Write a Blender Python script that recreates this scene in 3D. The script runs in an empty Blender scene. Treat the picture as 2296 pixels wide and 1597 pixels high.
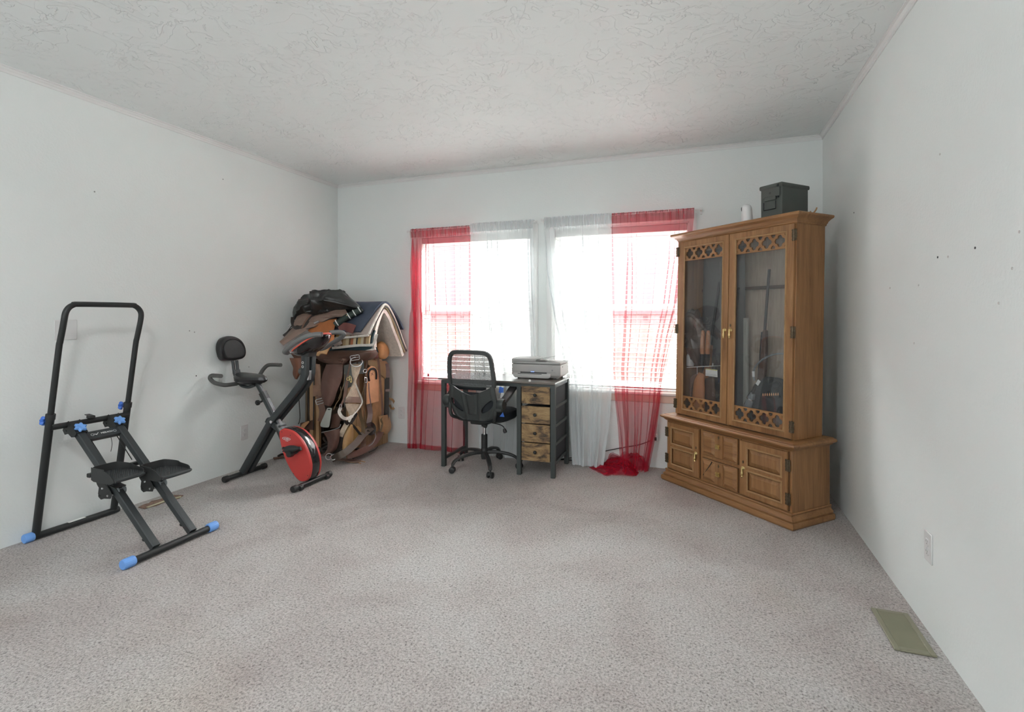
import bpy, bmesh, math, random
from mathutils import Vector, Matrix, noise
from math import sin, cos, pi, radians
random.seed(7)
scene = bpy.context.scene
C = scene.collection

# ------------------------------------------------------------------ camera
F_PX, EYE, YAW = 1171.0, 1.25, radians(20.03)
cam_d = bpy.data.cameras.new('camera'); cam = bpy.data.objects.new('camera', cam_d); C.objects.link(cam)
cam.location = (0, 0, EYE); cam.rotation_euler = (radians(90), 0, YAW)
cam_d.sensor_width = 36.0; cam_d.lens = 36.0*F_PX/2296.0
cam_d.shift_y = -(798.5-708.0)/2296.0
cam_d.clip_start = 0.05; cam_d.clip_end = 800
scene.camera = cam

# ------------------------------------------------------------------ exposure, sky, light
scene.view_settings.view_transform = 'Standard'
scene.view_settings.look = 'None'
scene.view_settings.gamma = 1.0
scene.view_settings.use_curve_mapping = False
scene.view_settings.exposure = 0.84
try:
    scene.cycles.use_denoising = True
    scene.cycles.max_bounces = 9; scene.cycles.diffuse_bounces = 5; scene.cycles.glossy_bounces = 4
    scene.cycles.transparent_max_bounces = 32; scene.cycles.transmission_bounces = 6
    scene.cycles.caustics_reflective = False; scene.cycles.caustics_refractive = False
    scene.cycles.sample_clamp_indirect = 6.0
except Exception: pass
SKY_LOW, SKY_HIGH, SKY_SOUTH, LAMP = 0.88, 4.0, 3.0, 70.0
P_SKY, P_GND, P_UP = 5600.0, 900.0, 14.0
w = bpy.data.worlds.new('overcast_sky'); scene.world = w; w.use_nodes = True
nt = w.node_tree; bgn = nt.nodes['Background']
# overcast sky: pale near the northern horizon the windows look at, brighter overhead and towards the hidden sun in the south
tc = nt.nodes.new('ShaderNodeTexCoord'); sx = nt.nodes.new('ShaderNodeSeparateXYZ'); nt.links.new(tc.outputs['Generated'], sx.inputs[0])
def mrange(src, a, b, c, d):
    n = nt.nodes.new('ShaderNodeMapRange'); n.interpolation_type = 'SMOOTHSTEP'; nt.links.new(src, n.inputs[0])
    for k, v in zip(('From Min', 'From Max', 'To Min', 'To Max'), (a, b, c, d)): n.inputs[k].default_value = v
    return n.outputs[0]
upz = mrange(sx.outputs[2], .165, .36, 0, 1); nor = mrange(sx.outputs[1], -.05, .35, 0, 1)
upn = nt.nodes.new('ShaderNodeMath'); upn.operation = 'MULTIPLY'; nt.links.new(upz, upn.inputs[0]); nt.links.new(nor, upn.inputs[1]); up_ = upn.outputs[0]
so_ = mrange(sx.outputs[1], .1, -.5, 0, 1)
mxn = nt.nodes.new('ShaderNodeMath'); mxn.operation = 'MAXIMUM'
nt.links.new(mrange(up_, 0, 1, SKY_LOW, SKY_HIGH), mxn.inputs[0]); nt.links.new(mrange(so_, 0, 1, 0, SKY_SOUTH), mxn.inputs[1])
nt.links.new(mxn.outputs[0], bgn.inputs[1]); bgn.inputs[0].default_value = (0.95, 0.98, 1.0, 1)

XL, XR, YB, YF, ZC = -3.53, 0.84, 4.44, -2.6, 2.593   # room
WINS = [(-2.56, -1.43), (-1.23, -0.10)]; WZ0, WZ1 = 0.62, 2.01
RWINS = [(-3.0, -1.5), (-1.1, 0.4)]; RZ0, RZ1 = 0.5, 2.15
def area_light(name, loc, rot, sx, sy, energy, color=(1, 1, 1), portal=False):
    l = bpy.data.lights.new(name, 'AREA'); l.shape = 'RECTANGLE'; l.size = sx; l.size_y = sy; l.energy = energy; l.color = color
    if portal: l.cycles.is_portal = True
    o = bpy.data.objects.new(name, l); C.objects.link(o); o.location = loc; o.rotation_euler = rot; return o
for x0, x1 in WINS: area_light('window_light', ((x0+x1)/2, YB+.15, (WZ0+WZ1)/2), (radians(-90), 0, 0), x1-x0, WZ1-WZ0, 1, portal=True)
for x0, x1 in RWINS: area_light('window_light', ((x0+x1)/2, YF-.15, (RZ0+RZ1)/2), (radians(90), 0, 0), x1-x0, RZ1-RZ0, 1, portal=True)

# area lights added out of view outside, standing in for sky and ground
area_light('sky_fill_lamp', (-1.33, 6.1, 4.1), (radians(-48), 0, 0), 5.0, 2.2, P_SKY, (.93, .995, 1.0))
area_light('ground_fill_lamp', (-1.33, 5.75, -.62), (radians(-152), 0, 0), 6.0, 1.5, P_GND, (1.0, .985, .96))

# ------------------------------------------------------------------ measuring helpers: photo pixel -> metric point on a known plane
S_, C_ = sin(YAW), cos(YAW)
def ray(px, py):
    xc = (px-1148)/F_PX; return (xc*C_-S_, xc*S_+C_, (708-py)/F_PX)
def onZ(px, py, z=0.0):
    r = ray(px, py); t = (z-EYE)/r[2]; return Vector((r[0]*t, r[1]*t, z))
def onY(px, py, Y):
    r = ray(px, py); t = Y/r[1]; return Vector((r[0]*t, Y, EYE+r[2]*t))
def onX(px, py, X):
    r = ray(px, py); t = X/r[0]; return Vector((X, r[1]*t, EYE+r[2]*t))
def onV(px, py, P, Q):
    r = ray(px, py); nx, ny = -(Q[1]-P[1]), Q[0]-P[0]
    t = (nx*P[0]+ny*P[1])/(nx*r[0]+ny*r[1]); return Vector((r[0]*t, r[1]*t, EYE+r[2]*t))

# ------------------------------------------------------------------ materials
def new_mat(name):
    m = bpy.data.materials.new(name); m.use_nodes = True; nt = m.node_tree
    return m, nt, nt.nodes['Principled BSDF']
def N(nt, t, **kw):
    n = nt.nodes.new(t)
    for k, v in kw.items():
        if k.startswith('_'): n.inputs[k[1:].replace('_', ' ')].default_value = v
        else: setattr(n, k, v)
    return n
def coords(nt, scale=(1, 1, 1), kind='Object', rot=(0, 0, 0)):
    tc = N(nt, 'ShaderNodeTexCoord'); mp = N(nt, 'ShaderNodeMapping')
    mp.inputs['Scale'].default_value = scale; mp.inputs['Rotation'].default_value = rot
    nt.links.new(tc.outputs[kind], mp.inputs[0]); return mp.outputs[0]
def noise_n(nt, vec, scale, detail=3, rough=.5, dist=0.0):
    n = N(nt, 'ShaderNodeTexNoise'); n.inputs['Scale'].default_value = scale; n.inputs['Detail'].default_value = detail
    n.inputs['Roughness'].default_value = rough; n.inputs['Distortion'].default_value = dist
    nt.links.new(vec, n.inputs['Vector']); return n.outputs['Fac']
def ramp(nt, fac, stops):
    r = N(nt, 'ShaderNodeValToRGB'); el = r.color_ramp.elements
    while len(el) < len(stops): el.new(.5)
    for e, (p, c) in zip(el, stops):
        e.position = p; e.color = (c[0], c[1], c[2], 1) if not isinstance(c, (int, float)) else (c, c, c, 1)
    nt.links.new(fac, r.inputs[0]); return r.outputs[0]
def bump(nt, bsdf, h, strength=.5, dist=.01, prev=None):
    b = N(nt, 'ShaderNodeBump'); b.inputs['Strength'].default_value = strength; b.inputs['Distance'].default_value = dist
    nt.links.new(h, b.inputs['Height'])
    if prev is not None: nt.links.new(prev, b.inputs['Normal'])
    nt.links.new(b.outputs[0], bsdf.inputs['Normal']); return b.outputs[0]
def mul(c, f): return tuple(min(1, x*f) for x in c)
def plain(name, col, rough=.5, metal=0.0, spec=.5, bs=0, bd=.001, bstr=.4, var=0.0, vs=8.0, coat=0.0):
    m, nt, b = new_mat(name)
    b.inputs['Roughness'].default_value = rough; b.inputs['Metallic'].default_value = metal
    b.inputs['Specular IOR Level'].default_value = spec; b.inputs['Coat Weight'].default_value = coat
    b.inputs['Base Color'].default_value = (*col, 1)
    v = coords(nt)
    f = noise_n(nt, v, vs, 4, .6)
    nt.links.new(ramp(nt, f, [(.3, mul(col, 1-max(var, .02))), (.7, mul(col, 1+max(var, .02)))]), b.inputs['Base Color'])
    if bs: bump(nt, b, noise_n(nt, v, bs, 3), bstr, bd)
    return m
def wood(name, c1, c2, c3, axis='Z', rough=.42, scale=1.0, coat=.15, spec=.45):
    m, nt, b = new_mat(name)
    s = {'Z': (14, 14, .9), 'X': (.9, 14, 14), 'Y': (14, .9, 14)}[axis]
    v = coords(nt, tuple(k*scale for k in s))
    f1 = noise_n(nt, v, 1.0, 6, .62, 1.2); f2 = noise_n(nt, v, 9.0, 4, .7)
    col = ramp(nt, f1, [(.25, c1), (.5, c2), (.75, c3)])
    mx = N(nt, 'ShaderNodeMix', data_type='RGBA', blend_type='MULTIPLY'); mx.inputs[0].default_value = .55
    nt.links.new(col, mx.inputs[6]); nt.links.new(ramp(nt, f2, [(.3, .55), (.62, 1.0)]), mx.inputs[7])
    nt.links.new(mx.outputs[2], b.inputs['Base Color'])
    b.inputs['Roughness'].default_value = rough; b.inputs['Coat Weight'].default_value = coat; b.inputs['Coat Roughness'].default_value = .3
    b.inputs['Specular IOR Level'].default_value = spec
    bump(nt, b, f2, .15, .001); return m
def leather_mat(name, col, rough=.55, var=.25):
    m, nt, b = new_mat(name); v = coords(nt)
    f = noise_n(nt, v, 9, 5, .65, .6)
    nt.links.new(ramp(nt, f, [(.25, mul(col, 1-var)), (.55, col), (.8, mul(col, 1+var*1.2))]), b.inputs['Base Color'])
    b.inputs['Roughness'].default_value = rough; b.inputs['Specular IOR Level'].default_value = .4
    bump(nt, b, noise_n(nt, v, 160, 3), .25, .001); return m
def glass_mat(name, tint=(1, 1, 1), refl=1.0, dust=0.0):
    m = bpy.data.materials.new(name); m.use_nodes = True; nt = m.node_tree; nt.nodes.clear()
    o = N(nt, 'ShaderNodeOutputMaterial'); t = N(nt, 'ShaderNodeBsdfTransparent'); g = N(nt, 'ShaderNodeBsdfGlossy')
    t.inputs[0].default_value = (*tint, 1); g.inputs['Roughness'].default_value = .01
    # Schlick reflectance from the angle of view, the same from both sides of the thin pane
    ge = N(nt, 'ShaderNodeNewGeometry'); dt = N(nt, 'ShaderNodeVectorMath', operation='DOT_PRODUCT')
    nt.links.new(ge.outputs['Incoming'], dt.inputs[0]); nt.links.new(ge.outputs['Normal'], dt.inputs[1])
    ab = N(nt, 'ShaderNodeMath', operation='ABSOLUTE'); nt.links.new(dt.outputs['Value'], ab.inputs[0])
    om = N(nt, 'ShaderNodeMath', operation='SUBTRACT'); om.inputs[0].default_value = 1.0; nt.links.new(ab.outputs[0], om.inputs[1])
    p5 = N(nt, 'ShaderNodeMath', operation='POWER'); p5.inputs[1].default_value = 5.0; nt.links.new(om.outputs[0], p5.inputs[0])
    fr = N(nt, 'ShaderNodeMath', operation='MULTIPLY_ADD'); fr.inputs[1].default_value = .96; fr.inputs[2].default_value = .04; nt.links.new(p5.outputs[0], fr.inputs[0])
    mt = N(nt, 'ShaderNodeMath', operation='MULTIPLY'); mt.inputs[1].default_value = refl; mt.use_clamp = True
    mx = N(nt, 'ShaderNodeMixShader'); nt.links.new(fr.outputs[0], mt.inputs[0]); nt.links.new(mt.outputs[0], mx.inputs[0])
    nt.links.new(t.outputs[0], mx.inputs[1]); nt.links.new(g.outputs[0], mx.inputs[2])
    if dust:      # a thin film of dust on the pane
        d = N(nt, 'ShaderNodeBsdfDiffuse'); d.inputs[0].default_value = (.7, .7, .68, 1); m2 = N(nt, 'ShaderNodeMixShader')
        f = ramp(nt, noise_n(nt, coords(nt, (6, 6, 1.5)), 2.0, 4, .6), [(.3, dust*.6), (.7, dust*1.6)]); nt.links.new(f, m2.inputs[0])
        nt.links.new(mx.outputs[0], m2.inputs[1]); nt.links.new(d.outputs[0], m2.inputs[2]); nt.links.new(m2.outputs[0], o.inputs[0])
    else: nt.links.new(mx.outputs[0], o.inputs[0])
    return m
def sheer_mat(name, col, a, trans=.5, weave=900):
    # thread cover grows with the slant at which the cloth is seen, as in any gauze
    m = bpy.data.materials.new(name); m.use_nodes = True; nt = m.node_tree; nt.nodes.clear()
    o = N(nt, 'ShaderNodeOutputMaterial'); t = N(nt, 'ShaderNodeBsdfTransparent')
    d = N(nt, 'ShaderNodeBsdfDiffuse'); tl = N(nt, 'ShaderNodeBsdfTranslucent')
    d.inputs[0].default_value = (*col, 1); tl.inputs[0].default_value = (*col, 1)
    ms = N(nt, 'ShaderNodeMixShader'); ms.inputs[0].default_value = trans
    nt.links.new(d.outputs[0], ms.inputs[1]); nt.links.new(tl.outputs[0], ms.inputs[2])
    ge = N(nt, 'ShaderNodeNewGeometry'); dt = N(nt, 'ShaderNodeVectorMath', operation='DOT_PRODUCT')
    nt.links.new(ge.outputs['Incoming'], dt.inputs[0]); nt.links.new(ge.outputs['Normal'], dt.inputs[1])
    ab = N(nt, 'ShaderNodeMath', operation='ABSOLUTE'); nt.links.new(dt.outputs['Value'], ab.inputs[0])
    mxm = N(nt, 'ShaderNodeMath', operation='MAXIMUM'); mxm.inputs[1].default_value = .12; nt.links.new(ab.outputs[0], mxm.inputs[0])
    inv = N(nt, 'ShaderNodeMath', operation='DIVIDE'); inv.inputs[0].default_value = 1.0; nt.links.new(mxm.outputs[0], inv.inputs[1])
    pw = N(nt, 'ShaderNodeMath', operation='POWER'); pw.inputs[0].default_value = 1-a; nt.links.new(inv.outputs[0], pw.inputs[1])
    mx = N(nt, 'ShaderNodeMixShader'); nt.links.new(pw.outputs[0], mx.inputs[0])
    nt.links.new(ms.outputs[0], mx.inputs[1]); nt.links.new(t.outputs[0], mx.inputs[2]); nt.links.new(mx.outputs[0], o.inputs[0]); return m

M = {}
def wall_mat():
    m, nt, b = new_mat('painted_wall'); v = coords(nt)
    b.inputs['Roughness'].default_value = .62; b.inputs['Specular IOR Level'].default_value = .25
    f = noise_n(nt, v, .9, 4, .6)
    nt.links.new(ramp(nt, f, [(.3, (.755, .785, .77)), (.7, (.785, .815, .80))]), b.inputs['Base Color'])
    n1 = bump(nt, b, noise_n(nt, v, 75, 3, .5), .35, .0035)
    bump(nt, b, noise_n(nt, v, 14, 3, .5), .25, .004, n1); return m
def ceiling_mat():
    m, nt, b = new_mat('knockdown_ceiling'); v = coords(nt)
    b.inputs['Roughness'].default_value = .6; b.inputs['Specular IOR Level'].default_value = .3
    b.inputs['Base Color'].default_value = (.78, .805, .80, 1)
    f = noise_n(nt, v, 4.2, 4, .55, .9)
    h = ramp(nt, f, [(.0, 0), (.50, .0), (.512, .85), (1.0, 1.0)])
    f2 = noise_n(nt, v, 7.0, 3, .5, 1.6)
    h2 = ramp(nt, f2, [(.0, 0), (.56, .0), (.572, .9), (1.0, 1.0)])
    ad = N(nt, 'ShaderNodeMath', operation='ADD'); nt.links.new(h, ad.inputs[0]); nt.links.new(h2, ad.inputs[1])
    mk = noise_n(nt, v, 2.3, 3, .6); mkr = ramp(nt, mk, [(.38, .15), (.62, 1.0)])
    mm = N(nt, 'ShaderNodeMath', operation='MULTIPLY'); nt.links.new(ad.outputs[0], mm.inputs[0]); nt.links.new(mkr, mm.inputs[1])
    n1 = bump(nt, b, mm.outputs[0], .7, .010)
    bump(nt, b, noise_n(nt, v, 60, 3), .2, .002, n1); return m
def carpet_mat():
    m, nt, b = new_mat('carpet_pile'); v = coords(nt)
    b.inputs['Roughness'].default_value = .95; b.inputs['Specular IOR Level'].default_value = .05
    b.inputs['Sheen Weight'].default_value = .15
    f = noise_n(nt, v, 118, 3, .6, .6)
    tips = ramp(nt, f, [(.28, (.17, .155, .148)), (.42, (.39, .368, .355)), (.56, (.55, .525, .51)), (.75, (.66, .64, .63))])
    big = noise_n(nt, v, 1.4, 5, .6, .5)
    tint = ramp(nt, big, [(.34, (.80, .745, .73)), (.5, (.95, .925, .905)), (.62, (1.0, 1.0, .99))])
    st = noise_n(nt, coords(nt, (1, 1, 1)), .55, 2, .5)
    stain = ramp(nt, st, [(.60, (1, 1, 1)), (.72, (.93, .87, .78))])
    mx = N(nt, 'ShaderNodeMix', data_type='RGBA', blend_type='MULTIPLY'); mx.inputs[0].default_value = 1.0
    nt.links.new(tips, mx.inputs[6]); nt.links.new(tint, mx.inputs[7])
    m2 = N(nt, 'ShaderNodeMix', data_type='RGBA', blend_type='MULTIPLY'); m2.inputs[0].default_value = 1.0
    nt.links.new(mx.outputs[2], m2.inputs[6]); nt.links.new(stain, m2.inputs[7])
    nt.links.new(m2.outputs[2], b.inputs['Base Color'])
    n1 = bump(nt, b, noise_n(nt, v, 5, 3), .3, .02)
    bump(nt, b, f, .9, .012, n1); return m
def plank_mat():
    m, nt, b = new_mat('rustic_drawer_wood'); v = coords(nt, (3.2, 3.2, 8))
    f1 = noise_n(nt, v, 2.0, 6, .68, 1.0); f2 = noise_n(nt, coords(nt, (3, 3, 40)), 3, 5, .7)
    col = ramp(nt, f1, [(.36, (.035, .024, .016)), (.45, (.16, .095, .045)), (.53, (.30, .185, .08)), (.66, (.40, .27, .13))])
    mx = N(nt, 'ShaderNodeMix', data_type='RGBA', blend_type='MULTIPLY'); mx.inputs[0].default_value = .6
    nt.links.new(col, mx.inputs[6]); nt.links.new(ramp(nt, f2, [(.3, .5), (.6, 1.0)]), mx.inputs[7])
    nt.links.new(mx.outputs[2], b.inputs['Base Color']); b.inputs['Roughness'].default_value = .55; return m
def navajo_mat():
    m, nt, b = new_mat('woven_blanket'); v = coords(nt)
    sp = N(nt, 'ShaderNodeSeparateXYZ'); nt.links.new(v, sp.inputs[0])
    fr = N(nt, 'ShaderNodeMath', operation='MULTIPLY'); fr.inputs[1].default_value = 4.2; nt.links.new(sp.outputs[0], fr.inputs[0])
    f = N(nt, 'ShaderNodeMath', operation='FRACT'); nt.links.new(fr.outputs[0], f.inputs[0])
    r = N(nt, 'ShaderNodeValToRGB'); r.color_ramp.interpolation = 'CONSTANT'; el = r.color_ramp.elements
    cs = [(0, (.50, .40, .25)), (.14, (.14, .08, .04)), (.22, (.36, .13, .06)), (.33, (.52, .44, .30)), (.45, (.05, .045, .04)), (.52, (.42, .30, .12)), (.66, (.50, .42, .30)), (.78, (.20, .11, .06)), (.88, (.40, .28, .15))]
    while len(el) < len(cs): el.new(.5)
    for e, (p, c) in zip(el, cs): e.position = p; e.color = (*c, 1)
    nt.links.new(f.outputs[0], r.inputs[0]); nt.links.new(r.outputs[0], b.inputs['Base Color'])
    b.inputs['Roughness'].default_value = .9; bump(nt, b, noise_n(nt, v, 200, 2), .5, .002); return m
M.update(
 wall=wall_mat(), ceiling=ceiling_mat(), carpet=carpet_mat(),
 trim=plain('white_trim', (.74, .74, .73), .45), vinyl=plain('window_vinyl', (.78, .78, .77), .35),
 sillwood=plain('pinkish_sill_wood', (.62, .49, .41), .5, var=.06),
 blackmetal=plain('black_powder_coat', (.014, .016, .016), .42, bs=300, bd=.0003),
 greymetal=plain('dark_grey_metal', (.030, .035, .037), .40, spec=.5, bs=300, bd=.0003),
 blue=plain('sky_blue_plastic', (.16, .36, .78), .45), darkblue=plain('blue_plastic', (.05, .17, .62), .4),
 red=plain('red_plastic', (.50, .048, .042), .38, coat=.1), redtrim=plain('coral_red_plastic', (.75, .12, .08), .4),
 gloss=plain('gloss_black', (.018, .017, .018), .12, coat=.6), black=plain('matte_black_plastic', (.02, .021, .021), .5),
 deskmetal=plain('charcoal_steel', (.040, .048, .046), .45), foam=plain('grey_foam_grip', (.085, .085, .08), .6),
 silverfoam=plain('silver_foam_grip', (.17, .17, .168), .38, metal=.2), vinylseat=plain('black_vinyl_seat', (.012, .012, .013), .33, coat=.15),
 chrome=plain('chrome', (.78, .78, .80), .18, metal=1), steel=plain('brushed_steel', (.55, .56, .57), .35, metal=1),
 brass=plain('brass', (.66, .52, .24), .35, metal=1), bronze=plain('antique_bronze', (.13, .10, .065), .45, metal=.8, var=.3, vs=90),
 oak=wood('oak_upright', (.17, .075, .027), (.30, .145, .055), (.40, .21, .088), 'Z'),
 oakx=wood('oak_across', (.17, .075, .027), (.30, .145, .055), (.40, .21, .088), 'X'),
 oaklight=plain('pale_worn_edge', (.33, .185, .08), .5, var=.15, vs=20), oakdark=plain('dark_stained_groove', (.05, .022, .008), .5),
 oakin=wood('cabinet_lining', (.36, .29, .22), (.46, .38, .30), (.52, .44, .36), 'Z', rough=.6, coat=0),
 plank=plank_mat(), desktop=wood('grey_brown_desktop', (.075, .058, .048), (.13, .105, .088), (.18, .145, .12), 'X', rough=.22, coat=.5, spec=.6),
 fabric=plain('charcoal_drawer_fabric', (.035, .041, .045), .85, bs=600, bd=.0005),
 chairp=plain('grey_chair_plastic', (.032, .037, .036), .5), chairf=plain('black_chair_fabric', (.018, .022, .026), .9, bs=500, bd=.0006),
 printer=plain('warm_grey_printer', (.46, .45, .435), .45), printerl=plain('light_printer_shell', (.52, .515, .50), .45), printerd=plain('printer_lid_grey', (.38, .38, .37), .5),
 glass=glass_mat('window_glass'), cabglass=glass_mat('cabinet_glass', (.95, .955, .96), 1.3, .03),
 white=plain('white_plastic', (.74, .74, .73), .4), outlet=plain('outlet_white', (.68, .68, .675), .35), slot=plain('dark_slot', (.03, .03, .03), .6),
 slotg=plain('grey_slot', (.30, .30, .30), .6),
 redc=sheer_mat('red_sheer', (.52, .022, .05), .33, .4), whitec=sheer_mat('white_sheer', (.80, .83, .84), .48, .22),
 blind=plain('blind_slat_white', (.50, .50, .485), .45), cord=plain('blind_cord', (.60, .58, .56), .8),
 reg=plain('sage_register_metal', (.215, .205, .140), .42, var=.05), regdark=plain('register_shadow', (.02, .02, .015), .7),
 can=plain('olive_grey_steel', (.062, .070, .062), .5, var=.08, bs=200, bd=.0003),
 lbrown=leather_mat('dark_brown_leather', (0.100, 0.051, 0.035)), lmid=leather_mat('saddle_brown_leather', (0.177, 0.094, 0.065)),
 lflap=leather_mat('dusty_brown_leather', (0.236, 0.159, 0.124), .5), lrust=leather_mat('rust_suede', (0.354, 0.124, 0.041), .85, .15),
 ltan=leather_mat('tan_leather', (0.448, 0.260, 0.124), .5), lpale=leather_mat('pale_tan_leather', (0.708, 0.389, 0.212), .5, .15),
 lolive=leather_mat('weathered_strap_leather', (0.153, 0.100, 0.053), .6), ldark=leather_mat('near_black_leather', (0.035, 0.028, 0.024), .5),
 lpurple=leather_mat('burgundy_grey_strap', (0.236, 0.159, 0.147), .45), stirr=plain('galvanised_stirrup', (.42, .44, .40), .45, metal=.35, var=.08),
 fleece=plain('cream_fleece', (.70, .65, .59), .98, bs=150, bd=.005, bstr=.8, var=.12, vs=40), felt=plain('dusty_mauve_felt', (.46, .38, .34), .95, bs=150, bd=.006, bstr=.8),
 mohair=plain('mohair_cinch', (.50, .41, .31), .95, bs=120, bd=.004, bstr=.9, var=.2, vs=30),
 navy=plain('navy_pad_cloth', (.052, .066, .098), .85, bs=350, bd=.0008, var=.12, vs=12), maroon=plain('maroon_wear_leather', (.16, .052, .045), .6, var=.15),
 teal=plain('dark_teal_cloth', (.025, .052, .062), .85), greenroll=plain('dark_green_roll', (.018, .03, .025), .7), navajo=navajo_mat(),
 bag=plain('black_plastic_bag', (.014, .014, .0135), .30, spec=.6, bs=14, bd=.006, bstr=.4),
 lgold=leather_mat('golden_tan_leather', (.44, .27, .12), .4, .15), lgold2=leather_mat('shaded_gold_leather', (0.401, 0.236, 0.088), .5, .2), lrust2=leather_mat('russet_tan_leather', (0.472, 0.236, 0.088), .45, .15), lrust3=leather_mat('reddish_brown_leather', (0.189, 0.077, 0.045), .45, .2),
 lolive2=leather_mat('olive_tan_leather', (0.283, 0.183, 0.083), .5, .2), lmid2=leather_mat('burgundy_brown_leather', (0.147, 0.078, 0.061), .5, .2), lmid3=leather_mat('worn_brown_leather', (0.236, 0.136, 0.088), .55, .25),
 casecloth=plain('charcoal_reflection', (.10, .105, .108), .8, var=.08), oakdark2=plain('shaded_stain', (.15, .065, .024), .5, var=.1, vs=20), standdark=wood('shaded_stand_board', (.06, .04, .025), (.09, .06, .036), (.12, .08, .05), 'Z', rough=.6, coat=0), strapdark=leather_mat('dark_taupe_strap', (.095, .075, .058), .45, .3), bag2=plain('brown_plastic_bag', (.07, .040, .028), .28, spec=.6), orangewood2=leather_mat('orange_leather', (0.425, 0.165, 0.059), .45, .2), greengrey=plain('grey_green_case', (.33, .34, .30), .5),
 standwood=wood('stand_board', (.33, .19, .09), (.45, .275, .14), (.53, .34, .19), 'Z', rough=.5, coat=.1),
 label=plain('paper_label', (.72, .72, .70), .6), labely=plain('yellow_label', (.62, .58, .15), .6), ink=plain('printed_ink', (.06, .06, .07), .6),
 cable=plain('black_cable', (.012, .012, .012), .5), greycable=plain('grey_tube', (.20, .22, .23), .35),
 strip=plain('pale_yellow_wood_strip', (.48, .45, .30), .7, var=.12, vs=40), subfloor=plain('reddish_subfloor', (.20, .12, .085), .85, var=.5, vs=60),
 orangewood=wood('orange_gun_stock', (.30, .10, .03), (.42, .16, .055), (.50, .21, .08), 'Z', rough=.35, coat=.3),
 gunmetal=plain('blued_barrel', (.02, .023, .027), .3, metal=.7), copper=plain('copper_tip', (.75, .38, .20), .3, metal=1),
 dirt=plain('dry_field', (.32, .29, .245), .95, var=.35, vs=.12), hill=plain('hazy_hill', (.5, .49, .50), .95, var=.15, vs=.03),
 siding=plain('pale_siding', (.48, .43, .42), .8), roofm=plain('grey_roof', (.24, .19, .19), .8), dkwin=plain('house_window', (.22, .22, .22), .2),
)
def mesh_back_mat():
    m = bpy.data.materials.new('chair_mesh_net'); m.use_nodes = True; nt = m.node_tree; nt.nodes.clear()
    o = N(nt, 'ShaderNodeOutputMaterial'); t = N(nt, 'ShaderNodeBsdfTransparent'); d = N(nt, 'ShaderNodeBsdfDiffuse'); d.inputs[0].default_value = (.10, .105, .105, 1)
    v = coords(nt, (1, 1, 1)); f = noise_n(nt, v, 300, 2)
    r = ramp(nt, f, [(.3, .70), (.7, .84)]); mx = N(nt, 'ShaderNodeMixShader'); nt.links.new(r, mx.inputs[0])
    nt.links.new(t.outputs[0], mx.inputs[1]); nt.links.new(d.outputs[0], mx.inputs[2]); nt.links.new(mx.outputs[0], o.inputs[0]); return m
M['net'] = mesh_back_mat()
def emit_mat(name, col, s):
    m = bpy.data.materials.new(name); m.use_nodes = True; nt = m.node_tree; nt.nodes.clear()
    o = N(nt, 'ShaderNodeOutputMaterial'); e = N(nt, 'ShaderNodeEmission'); e.inputs[0].default_value = (*col, 1); e.inputs[1].default_value = s
    nt.links.new(e.outputs[0], o.inputs[0]); return m
M['led'] = emit_mat('blue_status_light', (.25, .4, 1.0), 1.2)

# ------------------------------------------------------------------ building helpers
ORG = {}
def tag(o, label=None, cat=None, group=None, kind=None):
    if label: o['label'] = label
    if cat: o['category'] = cat
    if group: o['group'] = group
    if kind: o['kind'] = kind
    return o
def thing(name, label, cat, loc=(0, 0, 0), rz=0.0, group=None, local=False):
    o = bpy.data.objects.new(name, None); C.objects.link(o); o.empty_display_size = .1
    o.location = loc; o.rotation_euler = (0, 0, rz); ORG[o] = Vector((0, 0, 0)) if local else Vector(loc)
    return tag(o, label, cat, group)
def catmull(pts, n=6):
    P = [Vector(p) for p in pts]
    if len(P) < 3: return P
    out = []
    for i in range(len(P)-1):
        p0 = P[max(0, i-1)]; p1 = P[i]; p2 = P[i+1]; p3 = P[min(len(P)-1, i+2)]
        for k in range(n):
            t = k/n
            out.append(.5*((2*p1)+(p2-p0)*t+(2*p0-5*p1+4*p2-p3)*t*t+(3*p1-p0-3*p2+p3)*t**3))
    out.append(P[-1]); return out
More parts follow.
